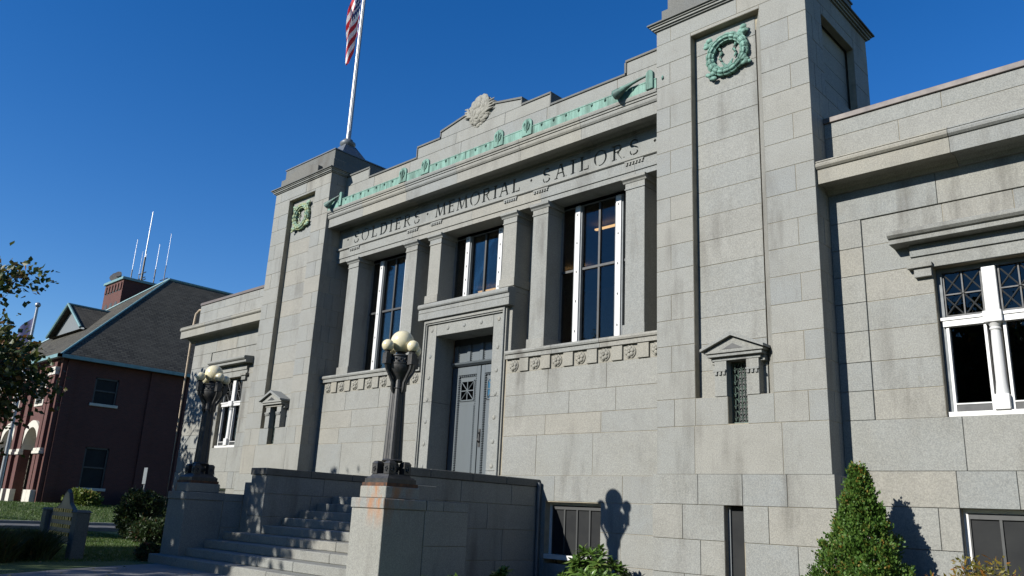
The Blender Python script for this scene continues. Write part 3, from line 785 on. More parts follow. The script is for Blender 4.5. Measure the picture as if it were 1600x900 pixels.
MB().box(-1.0615, 1.0615, .36, .5, ZT+.247, ZT+.272).build('outer_moulding', GR, es)
MB().box(-1.0875, 1.0875, .335, .5, ZT+.274, ZT+.342).build('outer_moulding', GR, es, bevel=.004)
hd = MB().prism_x([(.46, 3.275), (.285, 3.275), (.285, 3.50), (.26, 3.505), (.245, 3.53), (.245, 3.575), (.26, 3.60), (.46, 3.645)], -1.275, 1.275).build('door_hood', GR, hall, bevel=.004)
MB().box(-1.278, 1.278, .275, .4, 3.42, 3.43).build('hood_bead', GR, hd)
MB().box(-1.25, 1.25, .44, .86, 3.56, 3.655).build('hood_top', GR, hd)
DY = .95
def door_leaf(sg):
    x0, x1 = sorted((sg*.012, sg*.73)); z0, z1 = -.25, 2.36
    d = MB().box(x0, x1, DY, DY+.06, z0, z1).build('door_leaf', DOOR, hall, bevel=.004)
    f0, f1 = x0+.10, x1-.10
    mb = MB()
    for a, b, c, e in ((x0, f0, z0, z1), (f1, x1, z0, z1), (f0, f1, z0, .12), (f0, f1, 2.2, z1)): mb.box(a, b, DY-.03, DY, c, e)
    mb.build('leaf_frame', DOOR, d, bevel=.004)
    mb = MB()
    for zz in range(46):
        z = .14+2.02*zz/45
        for x in (f0+.018, f1-.018): mb.sphere((x, DY-.02, z), .018, 6, 4)
    for q in range(9):
        x = f0+.03+(f1-f0-.06)*q/8
        for z in (.135, 2.175): mb.sphere((x, DY-.02, z), .018, 6, 4)
    mb.build('bead_moulding', DOOR, d)['kind'] = 'stuff'
    MB().box(f0+.05, f1-.05, DY-.018, DY, .2, 1.60).build('lower_panel', DOOR, d, bevel=.006)
    gx0, gx1, gz0, gz1 = f0+.06, f1-.06, 1.68, 2.09
    MB().box(gx0, gx1, DY-.008, DY-.002, gz0, gz1).build('door_pane', DGLASS if sg < 0 else BLUEP, d)
    mb = MB(); cx, cz = (gx0+gx1)/2, (gz0+gz1)/2
    mb.box(gx0, gx1, DY-.02, DY-.008, gz0, gz0+.025).box(gx0, gx1, DY-.02, DY-.008, gz1-.025, gz1).box(gx0, gx0+.025, DY-.02, DY-.008, gz0, gz1).box(gx1-.025, gx1, DY-.02, DY-.008, gz0, gz1)
    mb.box(cx-.01, cx+.01, DY-.019, DY-.007, gz0, gz1).box(gx0, gx1, DY-.018, DY-.006, cz-.01, cz+.01)
    for s2 in (-1, 1): mb.tube([(gx0, DY-.014, cz-s2*(gz1-gz0)/2), (gx1, DY-.014, cz+s2*(gz1-gz0)/2)], .010, 5)
    mb.build('pane_grille', DOOR, d)
    if sg > 0:
        mb = MB().tube([(.06, DY-.03, .86), (.06, DY-.09, .90), (.06, DY-.09, 1.02), (.06, DY-.03, 1.06)], .014, 8).box(.035, .085, DY-.04, DY-.03, .78, 1.12)
        mb.build('door_pull', IRON, d)
    return d
k = NT('blue_pane'); k.col((.03, .09, .15)); k.rough(.2); BLUEP = k.m  # plain opaque blue for the right leaf's pane
door_leaf(-1); door_leaf(1)
tr = MB().box(-.80, .80, DY-.02, DY+.06, 2.372, 2.80).build('door_transom', DOOR, hall)
MB().prism_x([(DY-.02, 2.375), (DY-.06, 2.375), (DY-.11, 2.41), (DY-.12, 2.44), (DY-.06, 2.46), (DY-.02, 2.46)], -.80, .80).build('transom_moulding', DOOR, tr)
for x in (-.72, -.36, 0, .36, .72):
    MB().box(x-.045, x+.045, DY-.05, DY-.02, 2.462, 2.80).build('transom_pilaster', DOOR, tr, bevel=.004)
    for sg in (-1, 1):
        mb = MB()
        for q in range(8): mb.sphere((x+sg*.062, DY-.025, 2.49+.04*q), .014, 6, 4)
        mb.build('transom_bead', DOOR, tr)['kind'] = 'stuff'
MB().box(-.83, .83, DY-.01, DY+.07, 2.801, ZT+.05).build('transom_head', DARKF, tr)
for sg in (-1, 1): MB().box(sg*.735, sg*.83, DY-.015, DY+.08, -.262, 2.371).build('door_post', DOOR, tr)

# ---------- tall windows
def tall_window(x0, x1, z0, z1, white, seed, sash=True):
    y = WIN-.02
    fr = MB().box(x0, x0+.05, y, y+.1, z0, z1).box(x1-.05, x1, y, y+.1, z0, z1).box(x0+.05, x1-.05, y, y+.1, z1-.07, z1).build('tall_window', GREYP, hall)
    wd = x1-x0
    m0, m1 = x0+wd*.245, x1-wd*.245
    for m in (m0, m1):
        mu = MB().box(m-.055, m+.055, y-.045, y+.09, z0, z1-.07).build('mullion', WHITE, fr, bevel=.004)
        n = 5
        for q in range(n):
            z = z0+(z1-z0)*(q+.55)/n
            MB().prism_y([(m-.014, z), (m, z-.03), (m+.014, z), (m, z+.03)], y-.050, y-.044).build('mullion_stud', DARKF, mu)
        for sg in (-1, 1): MB().box(m+sg*.056, m+sg*.085, y-.02, y+.08, z0, z1-.07).build('mullion_bead', GREYP, mu)
    lights = [(x0+.05, m0-.085), (m0+.085, m1-.085), (m1+.085, x1-.05)]
    for i, (a, b) in enumerate(lights):
        p = MB().box(a, b, y+.04, y+.05, z0+.06, z1-.07).build('pane', GLASS, fr)
        MB().box(a, b, y+.0, y+.08, z0, z0+.10).build('bottom_rail', DARKF, fr)
        zt = z0+(z1-z0)*.53
        if z1-z0 > 2: MB().box(a, b, y+.01, y+.07, zt-.022, zt+.022).build('transom_bar', DARKF, fr)
        if i == 1: MB().box((a+b)/2-.02, (a+b)/2+.02, y+.015, y+.065, z0+.1, z1-.07).build('muntin', DARKF, fr)
    return fr
tall_window(2.00, 3.79, 2.425, 5.147, True, 1); tall_window(-3.79, -2.00, 2.425, 5.147, True, 2)
cwn = tall_window(-.93, .93, 3.70, 5.147, True, 3)
MB().box(-.9, .9, WIN-.08, WIN+.06, 3.661, 3.70).build('window_sill', WHITE, cwn)
# room behind, with lit tubes
rm = MB().box(-XI, XI, 6.0, 6.1, -.3, 5.3).box(-XI, XI, 1.2, 6, 5.28, 5.4).box(-XI, XI, 1.2, 6, -.3, -.26).box(-XI-.02, -XI+.05, 1.2, 6, -.3, 5.3).box(XI-.05, XI+.02, 1.2, 6, -.3, 5.3).build('interior_room', INT, hall)
for x in (-3.2, -.4, 2.2, 3.6):
    for y in (2.2, 4.2):
        MB().box(x-.45, x+.45, y-.03, y+.03, 5.16, 5.19).build('ceiling_light', TUBE, rm)
# roof slabs
MB().box(-XI, XI, FY+.3, 6.4, 6.6, 6.75).box(-XI, XI, 6.1, 6.4, G, 6.6).build('flat_roof', TAR, hall)

# ---------- wings
WZ = [.907, 1.273, 1.641, 2.041, 2.423, 2.79, 3.17, 3.55]
def wing(sx, seed):
    E_ = 11.45
    a, b = (XO, E_) if sx > 0 else (-E_, -XO)
    mm = lambda x0, x1: (sx*x0, sx*x1) if sx > 0 else (sx*x1, sx*x0)
    wo = (*mm(8.40, 9.56), .907, 2.74); bo = (*mm(8.45, 9.51), -1.12, -.128)
    mb = MB()
    bedding(mb, 'F', a, b, G, 4.5, WY+.029, .3, [wo, bo]); mb.box(a, b, .74, .8, 2.8, 4.95); 
    bedding(mb, 'F', a, b, 4.4, 5.06, WY+.007, .4)
    bedding(mb, 'L', .45, 6.4, G, 5.0, -E_+.012 if sx < 0 else E_-.2, .19)
    mb.box(a, b, 6.2, 6.4, G, 5.0)
    wl = mb.build('wing_wall', MORT, hall)
    MB().box(a, b, .7, 6.4, 4.7, 4.85).build('wing_roof', TAR, wl)
    ashlar(wl, 'F', a, b, [G, -1.05, -.6, -.13, .285], WY-.02, 1.1, 1.6, seed, [bo], .07)
    ashlar(wl, 'F', a, b, [.285, .907], WY, 1.1, 1.5, seed+1, [wo], .07)
    pa, pb = mm(7.585, 10.335)
    rng = random.Random(seed+2)
    for i in range(len(WZ)-1):
        z0, z1 = WZ[i], WZ[i+1]
        for r in subtract((a, pa if sx > 0 else pa, z0, z1), []): stone(wl, 'F', *r, WY, .05)
        xs = splits(pb, b, .9, 1.2, rng) if b-pb > .7 else [pb, b]
        for j in range(len(xs)-1): stone(wl, 'F', xs[j], xs[j+1], z0, z1, WY, .05)
        xs = splits(pa, pb, .8, 1.3, rng, .2*(i % 2))
        for j in range(len(xs)-1):
            for r in subtract((xs[j], xs[j+1], z0, z1), [wo]): stone(wl, 'F', *r, WY+.022, .04)
    ashlar(wl, 'F', a, b, [3.55, 4.02], WY, 1.2, 1.7, seed+3, (), .05)
    # parapet courses, cap, cornice
    ashlar(wl, 'F', a, b, [4.44, 4.83, 5.06], WY, 1.2, 1.9, seed+4)
    MB().box(a, b, WY-.03, WY+.45, 5.062, 5.14).build('parapet_cap', BROWNC, wl, bevel=.005)
    c0, c1 = (a, b+.30) if sx > 0 else (a-.30, b)
    xs = splits(c0, c1, 1.3, 1.9, rng)
    for j in range(len(xs)-1):
        MB().prism_x([(.8, 3.97), (WY-.03, 3.97), (WY-.06, 4.02), (WY-.12, 4.06), (.18, 4.07), (.18, 4.045), (.06, 4.04), (.06, 4.245), (.04, 4.25), (.015, 4.275), (.01, 4.305), (.03, 4.335), (.02, 4.34), (.03, 4.36), (WY+.02, 4.45), (.8, 4.45)], xs[j]+.003, xs[j+1]-.003).build('cornice_stone', GRT if j % 2 == 0 else GR, wl)
    # left end of left wing: stone side
    if sx < 0:
        ashlar(wl, 'L', .47, 6.4, [G, -.6, .285, .907, 1.641, 2.423, 3.17, 4.02, 4.83, 5.06], -E_, 1.2, 1.8, seed+6)
    # window surround
    h0, h1 = mm(7.98, 9.98)
    MB().prism_x([(WY+.03, 3.05), (.20, 3.06), (.20, 3.12), (.17, 3.13), (.14, 3.16), (.14, 3.20), (.17, 3.22), (WY+.03, 3.24)], h0, h1).build('window_hood', GR, wl, bevel=.003)
    g0, g1 = mm(8.17, 9.79)
    MB().box(g0, g1, WY-.045, WY+.03, 2.90, 3.048).build('window_frieze', GR, wl, bevel=.003)
    MB().box(g0, g1, WY-.02, WY+.03, 2.742, 2.90).build('window_frieze', GR, wl, bevel=.003)
    for sg in (0, 1):
        x0, x1 = mm(*((8.13, 8.42) if sg == 0 else (9.54, 9.83)))
        MB().box(x0, x1, WY-.075, WY+.03, 2.745, 2.80).build('window_ear', GR, wl, bevel=.004)
        x0, x1 = mm(*((8.20, 8.40) if sg == 0 else (9.56, 9.76)))
        MB().box(x0, x1, WY-.04, WY+.03, 2.63, 2.744).build('window_ear', GR, wl, bevel=.004)
    # white window
    y = WY+.13; x0, x1 = mm(8.405, 9.555); z0, z1 = .915, 2.735; xm = (x0+x1)/2
    fr = MB().box(x0, x0+.055, y, y+.12, z0, z1).box(x1-.055, x1, y, y+.12, z0, z1).box(x0+.055, x1-.055, y, y+.12, z1-.05, z1).build('wing_window', GREYP, wl)
    MB().box(x0, x1, y-.06, y+.10, z0, z0+.055).build('sill', WHITE, fr)
    MB().box(x0+.012, x1-.012, y-.05, y+.08, 2.075, 2.11).build('transom', WHITE, fr)
    MB().box(x0+.03, x1-.03, y-.035, y+.08, 2.0, 2.074).build('transom', WHITE, fr)
    MB().box(xm-.075, xm+.075, y-.03, y+.09, 2.112, z1-.05).build('upper_mullion', WHITE, fr, bevel=.008)
    mu = MB().lathe([(.07, 1.15), (.058, 1.3), (.055, 1.8), (.05, 1.90), (.062, 1.915), (.062, 1.93), (.05, 1.94), (.075, 1.985)], xm, y-.0, 16)
    shade_auto(mu.build('column_mullion', WHITE, fr), 35)
    MB().box(xm-.08, xm+.08, y-.085, y+.06, .972, 1.15).build('column_base', WHITE, fr, bevel=.006)
    MB().box(xm-.10, xm+.10, y-.09, y+.06, 1.99, 2.13).build('column_cap', WHITE, fr, bevel=.008)
    MB().box(xm-.05, xm+.05, y+.02, y+.09, z0+.05, 2.0).build('mullion_back', WHITE, fr)
    for sg in (-1, 1):
        p0, p1 = (x0+.055, xm-.085) if sg < 0 else (xm+.085, x1-.055)
        MB().box(p0, p0+.03, y-.01, y+.08, .972, 2.0).box(p1-.03, p1, y-.01, y+.08, .972, 2.0).build('sash_stile', WHITE, fr)
        MB().box(p0+.03, p1-.03, y+.0, y+.075, .972, 1.06).build('sash_rail', DARKF, fr)
        MB().box(p0+.03, p1-.03, y-.008, y+.03, 1.06, 1.075).build('sash_bead', WHITE, fr)
        MB().box(p0+.03, p1-.03, y+.05, y+.055, 1.06, 2.0).build('pane', DGLASS, fr)
        up = MB().box(p0, p1, y+.045, y+.055, 2.13, z1-.05).build('pane', DGLASS, fr)
        mb = MB(); cx = (p0+p1)/2; za, zb = 2.13, z1-.05; cz = (za+zb)/2
        for a0, a1 in ((p0, cx), (cx, p1)):
            for c0_, c1_ in ((za, cz), (cz, zb)):
                mb.tube([(a0, y+.035, c0_), (a1, y+.035, c1_)], .009, 4); mb.tube([(a0, y+.035, c1_), (a1, y+.035, c0_)], .009, 4)
        mb.box(cx-.008, cx+.008, y+.02, y+.045, za, zb).box(p0, p1, y+.021, y+.046, cz-.008, cz+.008).box(p0, p0+.02, y+.022, y+.047, za, zb).box(p1-.02, p1, y+.022, y+.047, za, zb).box(p0, p1, y+.024, y+.049, za, za+.02)
        mb.lathe([(.03, cz), (.03, cz)], cx, y+.03, 6)
        mb.build('leaded_bars', DARKF, fr)
    MB().box(x0-.3, x1+.3, 1.6, 1.65, .5, 3.2).build('room_back', INT, wl)
    base_window(bo[0], bo[1], bo[2]+.05, bo[3], WY+.1, 3, 'basement_window', wl)
    return wl
wing(1, 51); wl_l = wing(-1, 67)
# downspout at the far end of the left wing
mb = MB().tube([(-11.46, .62, 4.98), (-11.60, .6, 5.02), (-11.84, .55, 5.02), (-11.92, .50, 4.9), (-11.94, .48, 4.5), (-11.94, .48, -1.0)], .04, 8)
shade_auto(mb.build('downspout', TAN, hall))

# ================================================================== entrance steps
stair = thing('entrance_staircase', 'broad granite entrance staircase with cheek walls and lamp pedestals', 'staircase', 0, -1.6, G)
Z0, RI = -.262, .1355
ny = [-1.105, -1.386-.03, -1.755, -2.089, -2.451, -2.77, -3.094, -3.391, -3.70]
rng = random.Random(9)
for k_ in range(9):
    z1 = Z0-RI*k_; z0 = z1-RI if k_ < 8 else G-.02
    y0 = ny[k_]; y1 = (ny[k_-1] if k_ else .30)+.12
    hw = 1.632 if k_ < 5 else 2.335 if k_ < 8 else 3.02
    xs = splits(-hw, hw, 1.0, 1.4, rng, rng.uniform(-.2, .2)) if k_ > 4 else splits(-hw, hw, 1.4, 2.2, rng)
    for j in range(len(xs)-1):
        MB().box(xs[j]+.002, xs[j+1]-.002, y0, y1, z0, z1-rng.uniform(0, .0015)).build('step_stone', GRS, stair, bevel=.011)
MB().box(-1.63, 1.63, -1.0, .28, G, -.41).build('stair_core', MORT, stair)
def cheek(sg):
    mm = lambda x0, x1: tuple(sorted((sg*x0, sg*x1)))
    a, b = mm(1.638, 2.13)
    core = MB().box(a+.012, b-.012, -2.465, .36, G, .02).build('cheek_wall', MORT, stair)
    ff, fo = ('L', 'R') if sg > 0 else ('R', 'L')
    zs = [G, -1.0, -.52, -.10, .03]; zs = [G, -1.12, -.66, -.28, .03]
    inner = 1.638*sg; outer = 2.13*sg
    ashlar(core, ff, -2.46, .36, zs, inner, .9, 1.3, 71+sg, (), .04)
    ashlar(core, fo, -2.46, .36, zs, outer, .8, 1.2, 75+sg, (), .04)
    for i in range(4): stone(core, 'F', a, b, zs[i], zs[i+1], -2.48, .05)
    ys = [-2.48, -2.05, -1.2, -.45, .36] if sg > 0 else [-2.48, -1.6, -.7, .36]
    for j in range(len(ys)-1):
        MB().box(a-.02, b+.02, ys[j]-(.02 if j == 0 else -.002), ys[j+1]-.002, .032, .15).build('coping_stone', GRW, core, bevel=.008)
    # lower wall behind the pedestal
    c, d = mm(2.34, 3.0)
    mb = MB().box(c+.012, d-.012, -3.48, -2.08, G, -.33)
    lw = mb.build('pedestal_wall', MORT, stair)
    zz = [G, -.88, -.44]
    io, oo = 2.34*sg, 3.0*sg
    ashlar(lw, ff, -2.84, -2.48, zz, io, .5, .8, 81+sg, (), .04)
    ashlar(lw, fo, -2.84, -2.07, zz, oo, .7, .9, 83+sg, (), .04)
    ashlar(lw, ff, -2.84, -2.48, [-.44, -.315], io+.0*sg, .5, .8, 85+sg, (), .04); ashlar(lw, fo, -2.82, -2.07, [-.44, -.315], oo, .4, .5, 87+sg, (), .04)
    MB().box(c+.01, d-.01, -2.82, -2.07, -.335, -.312).build('wall_top', GRW, lw)
    if sg: MB().box(*mm(2.13, 2.34), -2.478, -2.1, G, -.10).build('return_stone', GRS, lw, bevel=.005)
    # pedestal
    pm = RUSTR if sg > 0 else RUSTL
    p = MB().box(c, d, -3.52, -2.85, G, -.445).build('lamp_pedestal', pm, stair, bevel=.006)
    MB().box(c-.012, d+.012, -3.535, -2.838, -.44, -.315).build('pedestal_cap', pm, p, bevel=.008)
    c2, d2 = mm(2.405, 2.94)
    MB().box(c2, d2, -3.465, -2.91, -.311, -.165).build('pedestal_die', pm, p, bevel=.008)
RUSTR = granite('granite_rust_stained', 1.0, .4, .1, (P(2.86, -3.5, -.17), .75))
RUSTL = granite('granite_rust_specked', .92, .5, .0, (P(-2.9, -3.47, -.2), .3))
cheek(1); cheek(-1)
shade_auto(MB().tube([(2.17, .30, .10), (2.17, .30, -1.4)], .035, 10).build('drain_pipe', LEAD, stair))

# ================================================================== lamp posts
def lamp_post(label):
    L = thing('lamp_post', label, 'lamp post', 2.67, -3.19, -.165, 'globe lamps on the stair pedestals')
    cx, cy, z = 2.67, -3.19, -.165
    def bld(mb, n, m=IRON, ang=35): return shade_auto(mb.build(n, m, L), ang)
    bld(MB().box(cx-.255, cx+.255, cy-.255, cy+.255, z+.001, z+.045), 'rusty_plate', IRONR)
    mb = MB().box(cx-.235, cx+.235, cy-.235, cy+.235, z+.046, z+.10)
    for q, (a, h0, h1) in enumerate(((.225, .10, .125), (.19, .125, .16))): mb.frustum(cx, cy, z+h0, z+h1, a, a, a-.02, a-.02)
    base = bld(mb, 'base')
    for sx in (-1, 1):
        for sy in (-1, 1):
            x, y = cx+sx*.125, cy+sy*.125
            b = MB().box(x-.055, x+.055, y-.055, y+.055, z+.161, z+.29).frustum(x, y, z+.29, z+.325, .06, .06, .035, .035)
            b = bld(b, 'corner_boss')
            mb = MB()
            for fx, fy in ((sx, 0), (0, sy)):
                px, py = x+fx*.058, y+fy*.058
                for i in range(5): mb.sphere((px+(.02*cos(i*1.26) if fy else 0), py+(.02*cos(i*1.26) if fx else 0), z+.225+.025*sin(i*1.26)), .014, 6, 4)
            mb.build('boss_rosette', IRON, b)
    bld(MB().lathe([(.10, z+.16), (.085, z+.19), (.10, z+.22), (.11, z+.25), (.09, z+.28), (.075, z+.32), (.11, z+.33)], cx, cy, 16), 'base_drum')
    # clustered shaft: four rounded lobes and a core, tapering
    mb = MB().lathe([(.098, z+.31), (.074, z+1.45)], cx, cy, 12)
    for i in range(4):
        a = pi/4+i*pi/2
        mb.tube([(cx+.078*cos(a), cy+.078*sin(a), z+.31), (cx+.056*cos(a), cy+.056*sin(a), z+1.45)], [.05, .038], 10)
    bld(mb, 'shaft')
    for zz, r in ((.335, .14), (1.28, .105), (1.43, .108)):
        bld(MB().lathe([(r-.02, z+zz-.02), (r, z+zz), (r-.02, z+zz+.02)], cx, cy, 16), 'shaft_collar')
    # flaring basket, band, four console arms
    bld(MB().lathe([(.085, z+1.36), (.10, z+1.42), (.145, z+1.48), (.18, z+1.53), (.185, z+1.585), (.185, z+1.60), (.188, z+1.605), (.188, z+1.618), (.175, z+1.622), (.175, z+1.70), (.19, z+1.71), (.19, z+1.725), (.13, z+1.73)], cx, cy, 24), 'basket')
    mb = MB()
    for i in range(36):
        a = 2*pi*i/36; mb.sphere((cx+.178*cos(a), cy+.178*sin(a), z+1.655+.012*(-1)**i), .015, 6, 4)
    bld(mb, 'basket_frieze')
    for i in range(4):
        a = i*pi/2; ca, sa = cos(a), sin(a)
        def q(r, zz): return (cx+r*ca, cy+r*sa, z+zz)
        mb = MB().tube([q(.08, 1.22), q(.105, 1.27), q(.11, 1.36), q(.165, 1.45), q(.22, 1.53), q(.24, 1.60)], [.014, .026, .024, .022, .024, .03], 8).tube([q(.14, 1.665), q(.21, 1.665)], .03, 6)
        x, y, _ = q(.238, 0)
        mb.box(x-.042, x+.042, y-.042, y+.042, z+1.59, z+1.735).lathe([(.05, z+1.735), (.035, z+1.75), (.04, z+1.765), (.055, z+1.77)], x, y, 12)
        bld(mb, 'console_arm')
        shade_auto(MB().sphere((x, y, z+1.84), .082, 24, 14).build('small_globe', GLOBE, L), 80)
    bld(MB().lathe([(.12, z+1.73), (.07, z+1.745), (.055, z+1.77), (.075, z+1.785), (.075, z+1.79)], cx, cy, 16), 'globe_gallery')
    shade_auto(MB().sphere((cx, cy, z+1.925), .158, 32, 18).build('large_globe', GLOBE, L), 80)
    return L
def copy_tree(o, parent=None):
    c = o.copy(); C.objects.link(c); c.parent = parent
    for ch in list(o.children): copy_tree(ch, c)
    return c
lp = lamp_post('black iron lamp post with cream globes on the sunlit pedestal right of the steps')
lp2 = copy_tree(lp); lp2.location = P(-2.67, -3.19, -.165); lp2['label'] = 'black iron lamp post with cream globes on the shaded pedestal left of the steps'

# ================================================================== flagpole on the left tower
fp = thing('flagpole', 'tall silver flagpole rising from the left tower roof', 'flagpole', -5.92, 1.18, 8.11)
MB().frustum(-5.92, 1.18, 8.112, 8.86, .62, .62, .16, .16).build('lead_pyramid', LEAD, fp)
shade_auto(MB().lathe([(.17, 8.86), (.21, 8.91), (.21, 8.97), (.15, 9.0), (.13, 9.06), (.10, 9.08)], -5.92, 1.18, 18).build('pole_collar', LEAD, fp))
shade_auto(MB().tube([(-5.92, 1.18, 9.06), (-5.92, 1.18, 14.6)], [.068, .048], 14).build('pole', ALU, fp))
shade_auto(MB().sphere((-5.92, 1.18, 14.68), .1).build('finial', GOLD, fp), 80)
shade_auto(MB().tube([(-5.83, 1.14, 9.3), (-5.84, 1.15, 14.5)], .008, 5).build('halyard', WHITE, fp))
# the limp flag
nu, nv = 44, 28; vs_ = []; uv_ = []
for i in range(nu+1):
    u = i/nu
    for j in range(nv+1):
        v = j/nv
        zh = 12.30+v*1.75
        drop = u*(2.05-.55*v)*.78+ .35*u*u*(1-v)
        outx = .30*sin(min(1, u*1.25)*pi*.62)*(.55+.45*v)+.05*u
        fold = .09*sin(u*9+v*2.2)*min(1, u*4)
        fold2 = .06*sin(v*7+u*5)*min(1, u*3)
        x = -6.0-outx*.55-fold*.55+fold2*.3; y = 1.14-outx*.62+fold*.6+fold2
        z = max(zh-drop, 11.35+.2*v)
        vs_.append(P(x, y, z)); uv_.append((u, v))
fs_ = [(i*(nv+1)+j, (i+1)*(nv+1)+j, (i+1)*(nv+1)+j+1, i*(nv+1)+j+1) for i in range(nu) for j in range(nv)]
me = bpy.data.meshes.new('flag'); fl0 = P(-5.98, 1.14, 12.3)
me.from_pydata([tuple(v-fl0) for v in vs_], [], fs_); me.materials.append(FLAG)
ul = me.uv_layers.new()
for l in me.loops: ul.data[l.index].uv = uv_[l.vertex_index]
me.polygons.foreach_set('use_smooth', [True]*len(me.polygons))
fo = bpy.data.objects.new('flag', me); C.objects.link(fo); fo.location = fl0
tag(fo, 'limp red and white striped flag hanging beside the tower flagpole', 'flag')

# ================================================================== brick fire station across the side street
SB = -.86
fs = thing('brick_fire_station', 'two storey red brick station with slate hip roof and white stone arches', 'building', -26.4, 1.6, SB)
FX0, FX1, FY0, FY1 = -39.4, -26.4, 1.6, 27.
EZ = 5.25
sidew = [(3.05, 4.05, 3.42, 4.55), (3.15, 4.15, -.15, 1.55), (8.2, 9.2, 3.42, 4.55), (8.2, 9.2, -.15, 1.55), (13, 14, 3.42, 4.55), (13, 14, -.15, 1.55)]
arches = [(-28.35, .95), (-31.6, .95), (-34.9, .95), (-38., .95)]
mb = MB(); bedding(mb, 'R', FY0+.3, FY1, SB, EZ, FX1, .25, sidew)
mb.box(FX0, FX0+.25, FY0, FY1, SB, EZ); mb.box(FX0, FX1, FY1-.25, FY1, SB, EZ); mb.box(FX0+.3, FX1-.3, FY0+1.5, FY1-.4, SB+.02, EZ)
# front wall with arched openings
def arch_wall(x0, x1, z0, z1, y0, y1, cx, hw, zs):
    loop = [(cx-hw, z0), (cx-hw, zs)]+[(cx+hw*cos(pi-t*pi/12), zs+hw*1.0*sin(t*pi/12)) for t in range(1, 12)]+[(cx+hw, zs), (cx+hw, z0)]
    mb.box(x0, cx-hw, y0, y1, z0, z1); mb.box(cx+hw, x1, y0, y1, z0, z1)
    pts = loop[1:-1]
    for i in range(len(pts)-1):
        p, q = pts[i], pts[i+1]
        mb.add([(p[0], y0, p[1]), (q[0], y0, q[1]), (q[0], y0, z1), (p[0], y0, z1), (p[0], y1, p[1]), (q[0], y1, q[1]), (q[0], y1, z1), (p[0], y1, z1)], [(0,1,2,3), (7,6,5,4), (0,4,5,1), (3,2,6,7)])
eds = [FX1, -29.97, -33.25, -36.45, FX0]
for i, (cx, hw) in enumerate(arches): arch_wall(eds[i+1], eds[i], SB, EZ, FY0, FY0+.3, cx, hw, 1.35)
wallb = mb.build('brick_wall', BRICK, fs)
for i, (cx, hw) in enumerate(arches):
    o_ = [(cx+(hw+.28)*cos(pi-t*pi/14), 1.35+(hw+.28)*sin(t*pi/14)) for t in range(15)]; i_ = [(cx+hw*.98*cos(pi-t*pi/14), 1.35+hw*.98*sin(t*pi/14)) for t in range(15)]
    mb = MB(); mb.prism_y(o_+i_[::-1], FY0-.10, FY0+.5); mb.build('arch_surround', STONEW, wallb)
    d = MB().box(cx-hw, cx+hw, FY0+.7, FY0+.75, SB, 2.3).build('bay_door', STONEW, fs)
    for zz in (-.3, .35, 1.0, 1.6): MB().box(cx-hw, cx+hw, FY0+.68, FY0+.70, zz, zz+.05).build('door_rail', GREYP, d)
    MB().box(cx-hw*.8, cx+hw*.8, FY0+.685, FY0+.699, .45, .95).build('door_pane', PANEL, d)
    MB().box(cx-hw, cx+hw, FY0+.45, FY0+.7, 1.28, 1.42).build('impost_bar', STONEW, d)
for i, x in enumerate([-26.78, -27.22, -29.45, -30.45, -32.7, -33.75, -36.0, -36.95]):
    p = MB().box(x-.17, x+.17, FY0-.14, FY0, -.35, EZ-.25).build('pilaster', BRICK, fs)
    MB().box(x-.24, x+.24, FY0-.22, FY0, SB, -.35).build('pilaster_base', STONEW, p, bevel=.01)
    MB().box(x-.23, x+.23, FY0-.21, FY0, 1.12, 1.24).build('pilaster_cap', STONEW, p, bevel=.01)
    MB().box(x-.20, x+.20, FY0-.18, FY0, 1.24, 1.36).build('pilaster_cap', STONEW, p, bevel=.01)
    MB().box(x-.23, x+.23, FY0-.21, FY0, 4.62, 4.78).build('pilaster_cap', STONEW, p, bevel=.01)
    MB().box(x-.20, x+.20, FY0-.18, FY0, 4.45, 4.62).build('pilaster_cap', STONEW, p, bevel=.01)
for i, (cx, hw) in enumerate(arches):
    wf = MB().box(cx-.55, cx+.55, FY0-.05, FY0-.001, 3.2, 4.5).build('front_window', STONEW, fs); MB().box(cx-.42, cx+.42, FY0-.06, FY0-.045, 3.3, 4.4).build('pane', PANEL, wf)
for (y0, y1, z0, z1) in sidew:
    wf = MB().box(FX1-.10, FX1-.04, y0, y0+.07, z0, z1).box(FX1-.10, FX1-.04, y1-.07, y1, z0, z1).box(FX1-.10, FX1-.04, y0, y1, z1-.07, z1).box(FX1-.10, FX1-.05, y0, y1, (z0+z1)/2-.03, (z0+z1)/2+.03).build('side_window', DARKF, fs)
    MB().box(FX1-.12, FX1-.08, y0, y1, z0, z1).build('pane', PANEL2, wf) if 0 else MB().box(FX1-.12, FX1-.09, y0, y1, z0, z1).build('pane', PANEL, wf)
    MB().box(FX1-.2, FX1+.07, y0-.1, y1+.1, z0-.12, z0).build('sill', STONEW, wf, bevel=.01)
for y in (2.0, 5.6, 7.3, 11.0, 15.5): MB().box(FX1, FX1+.07, y-.2, y+.2, SB, EZ).build('side_pilaster', BRICK, fs)
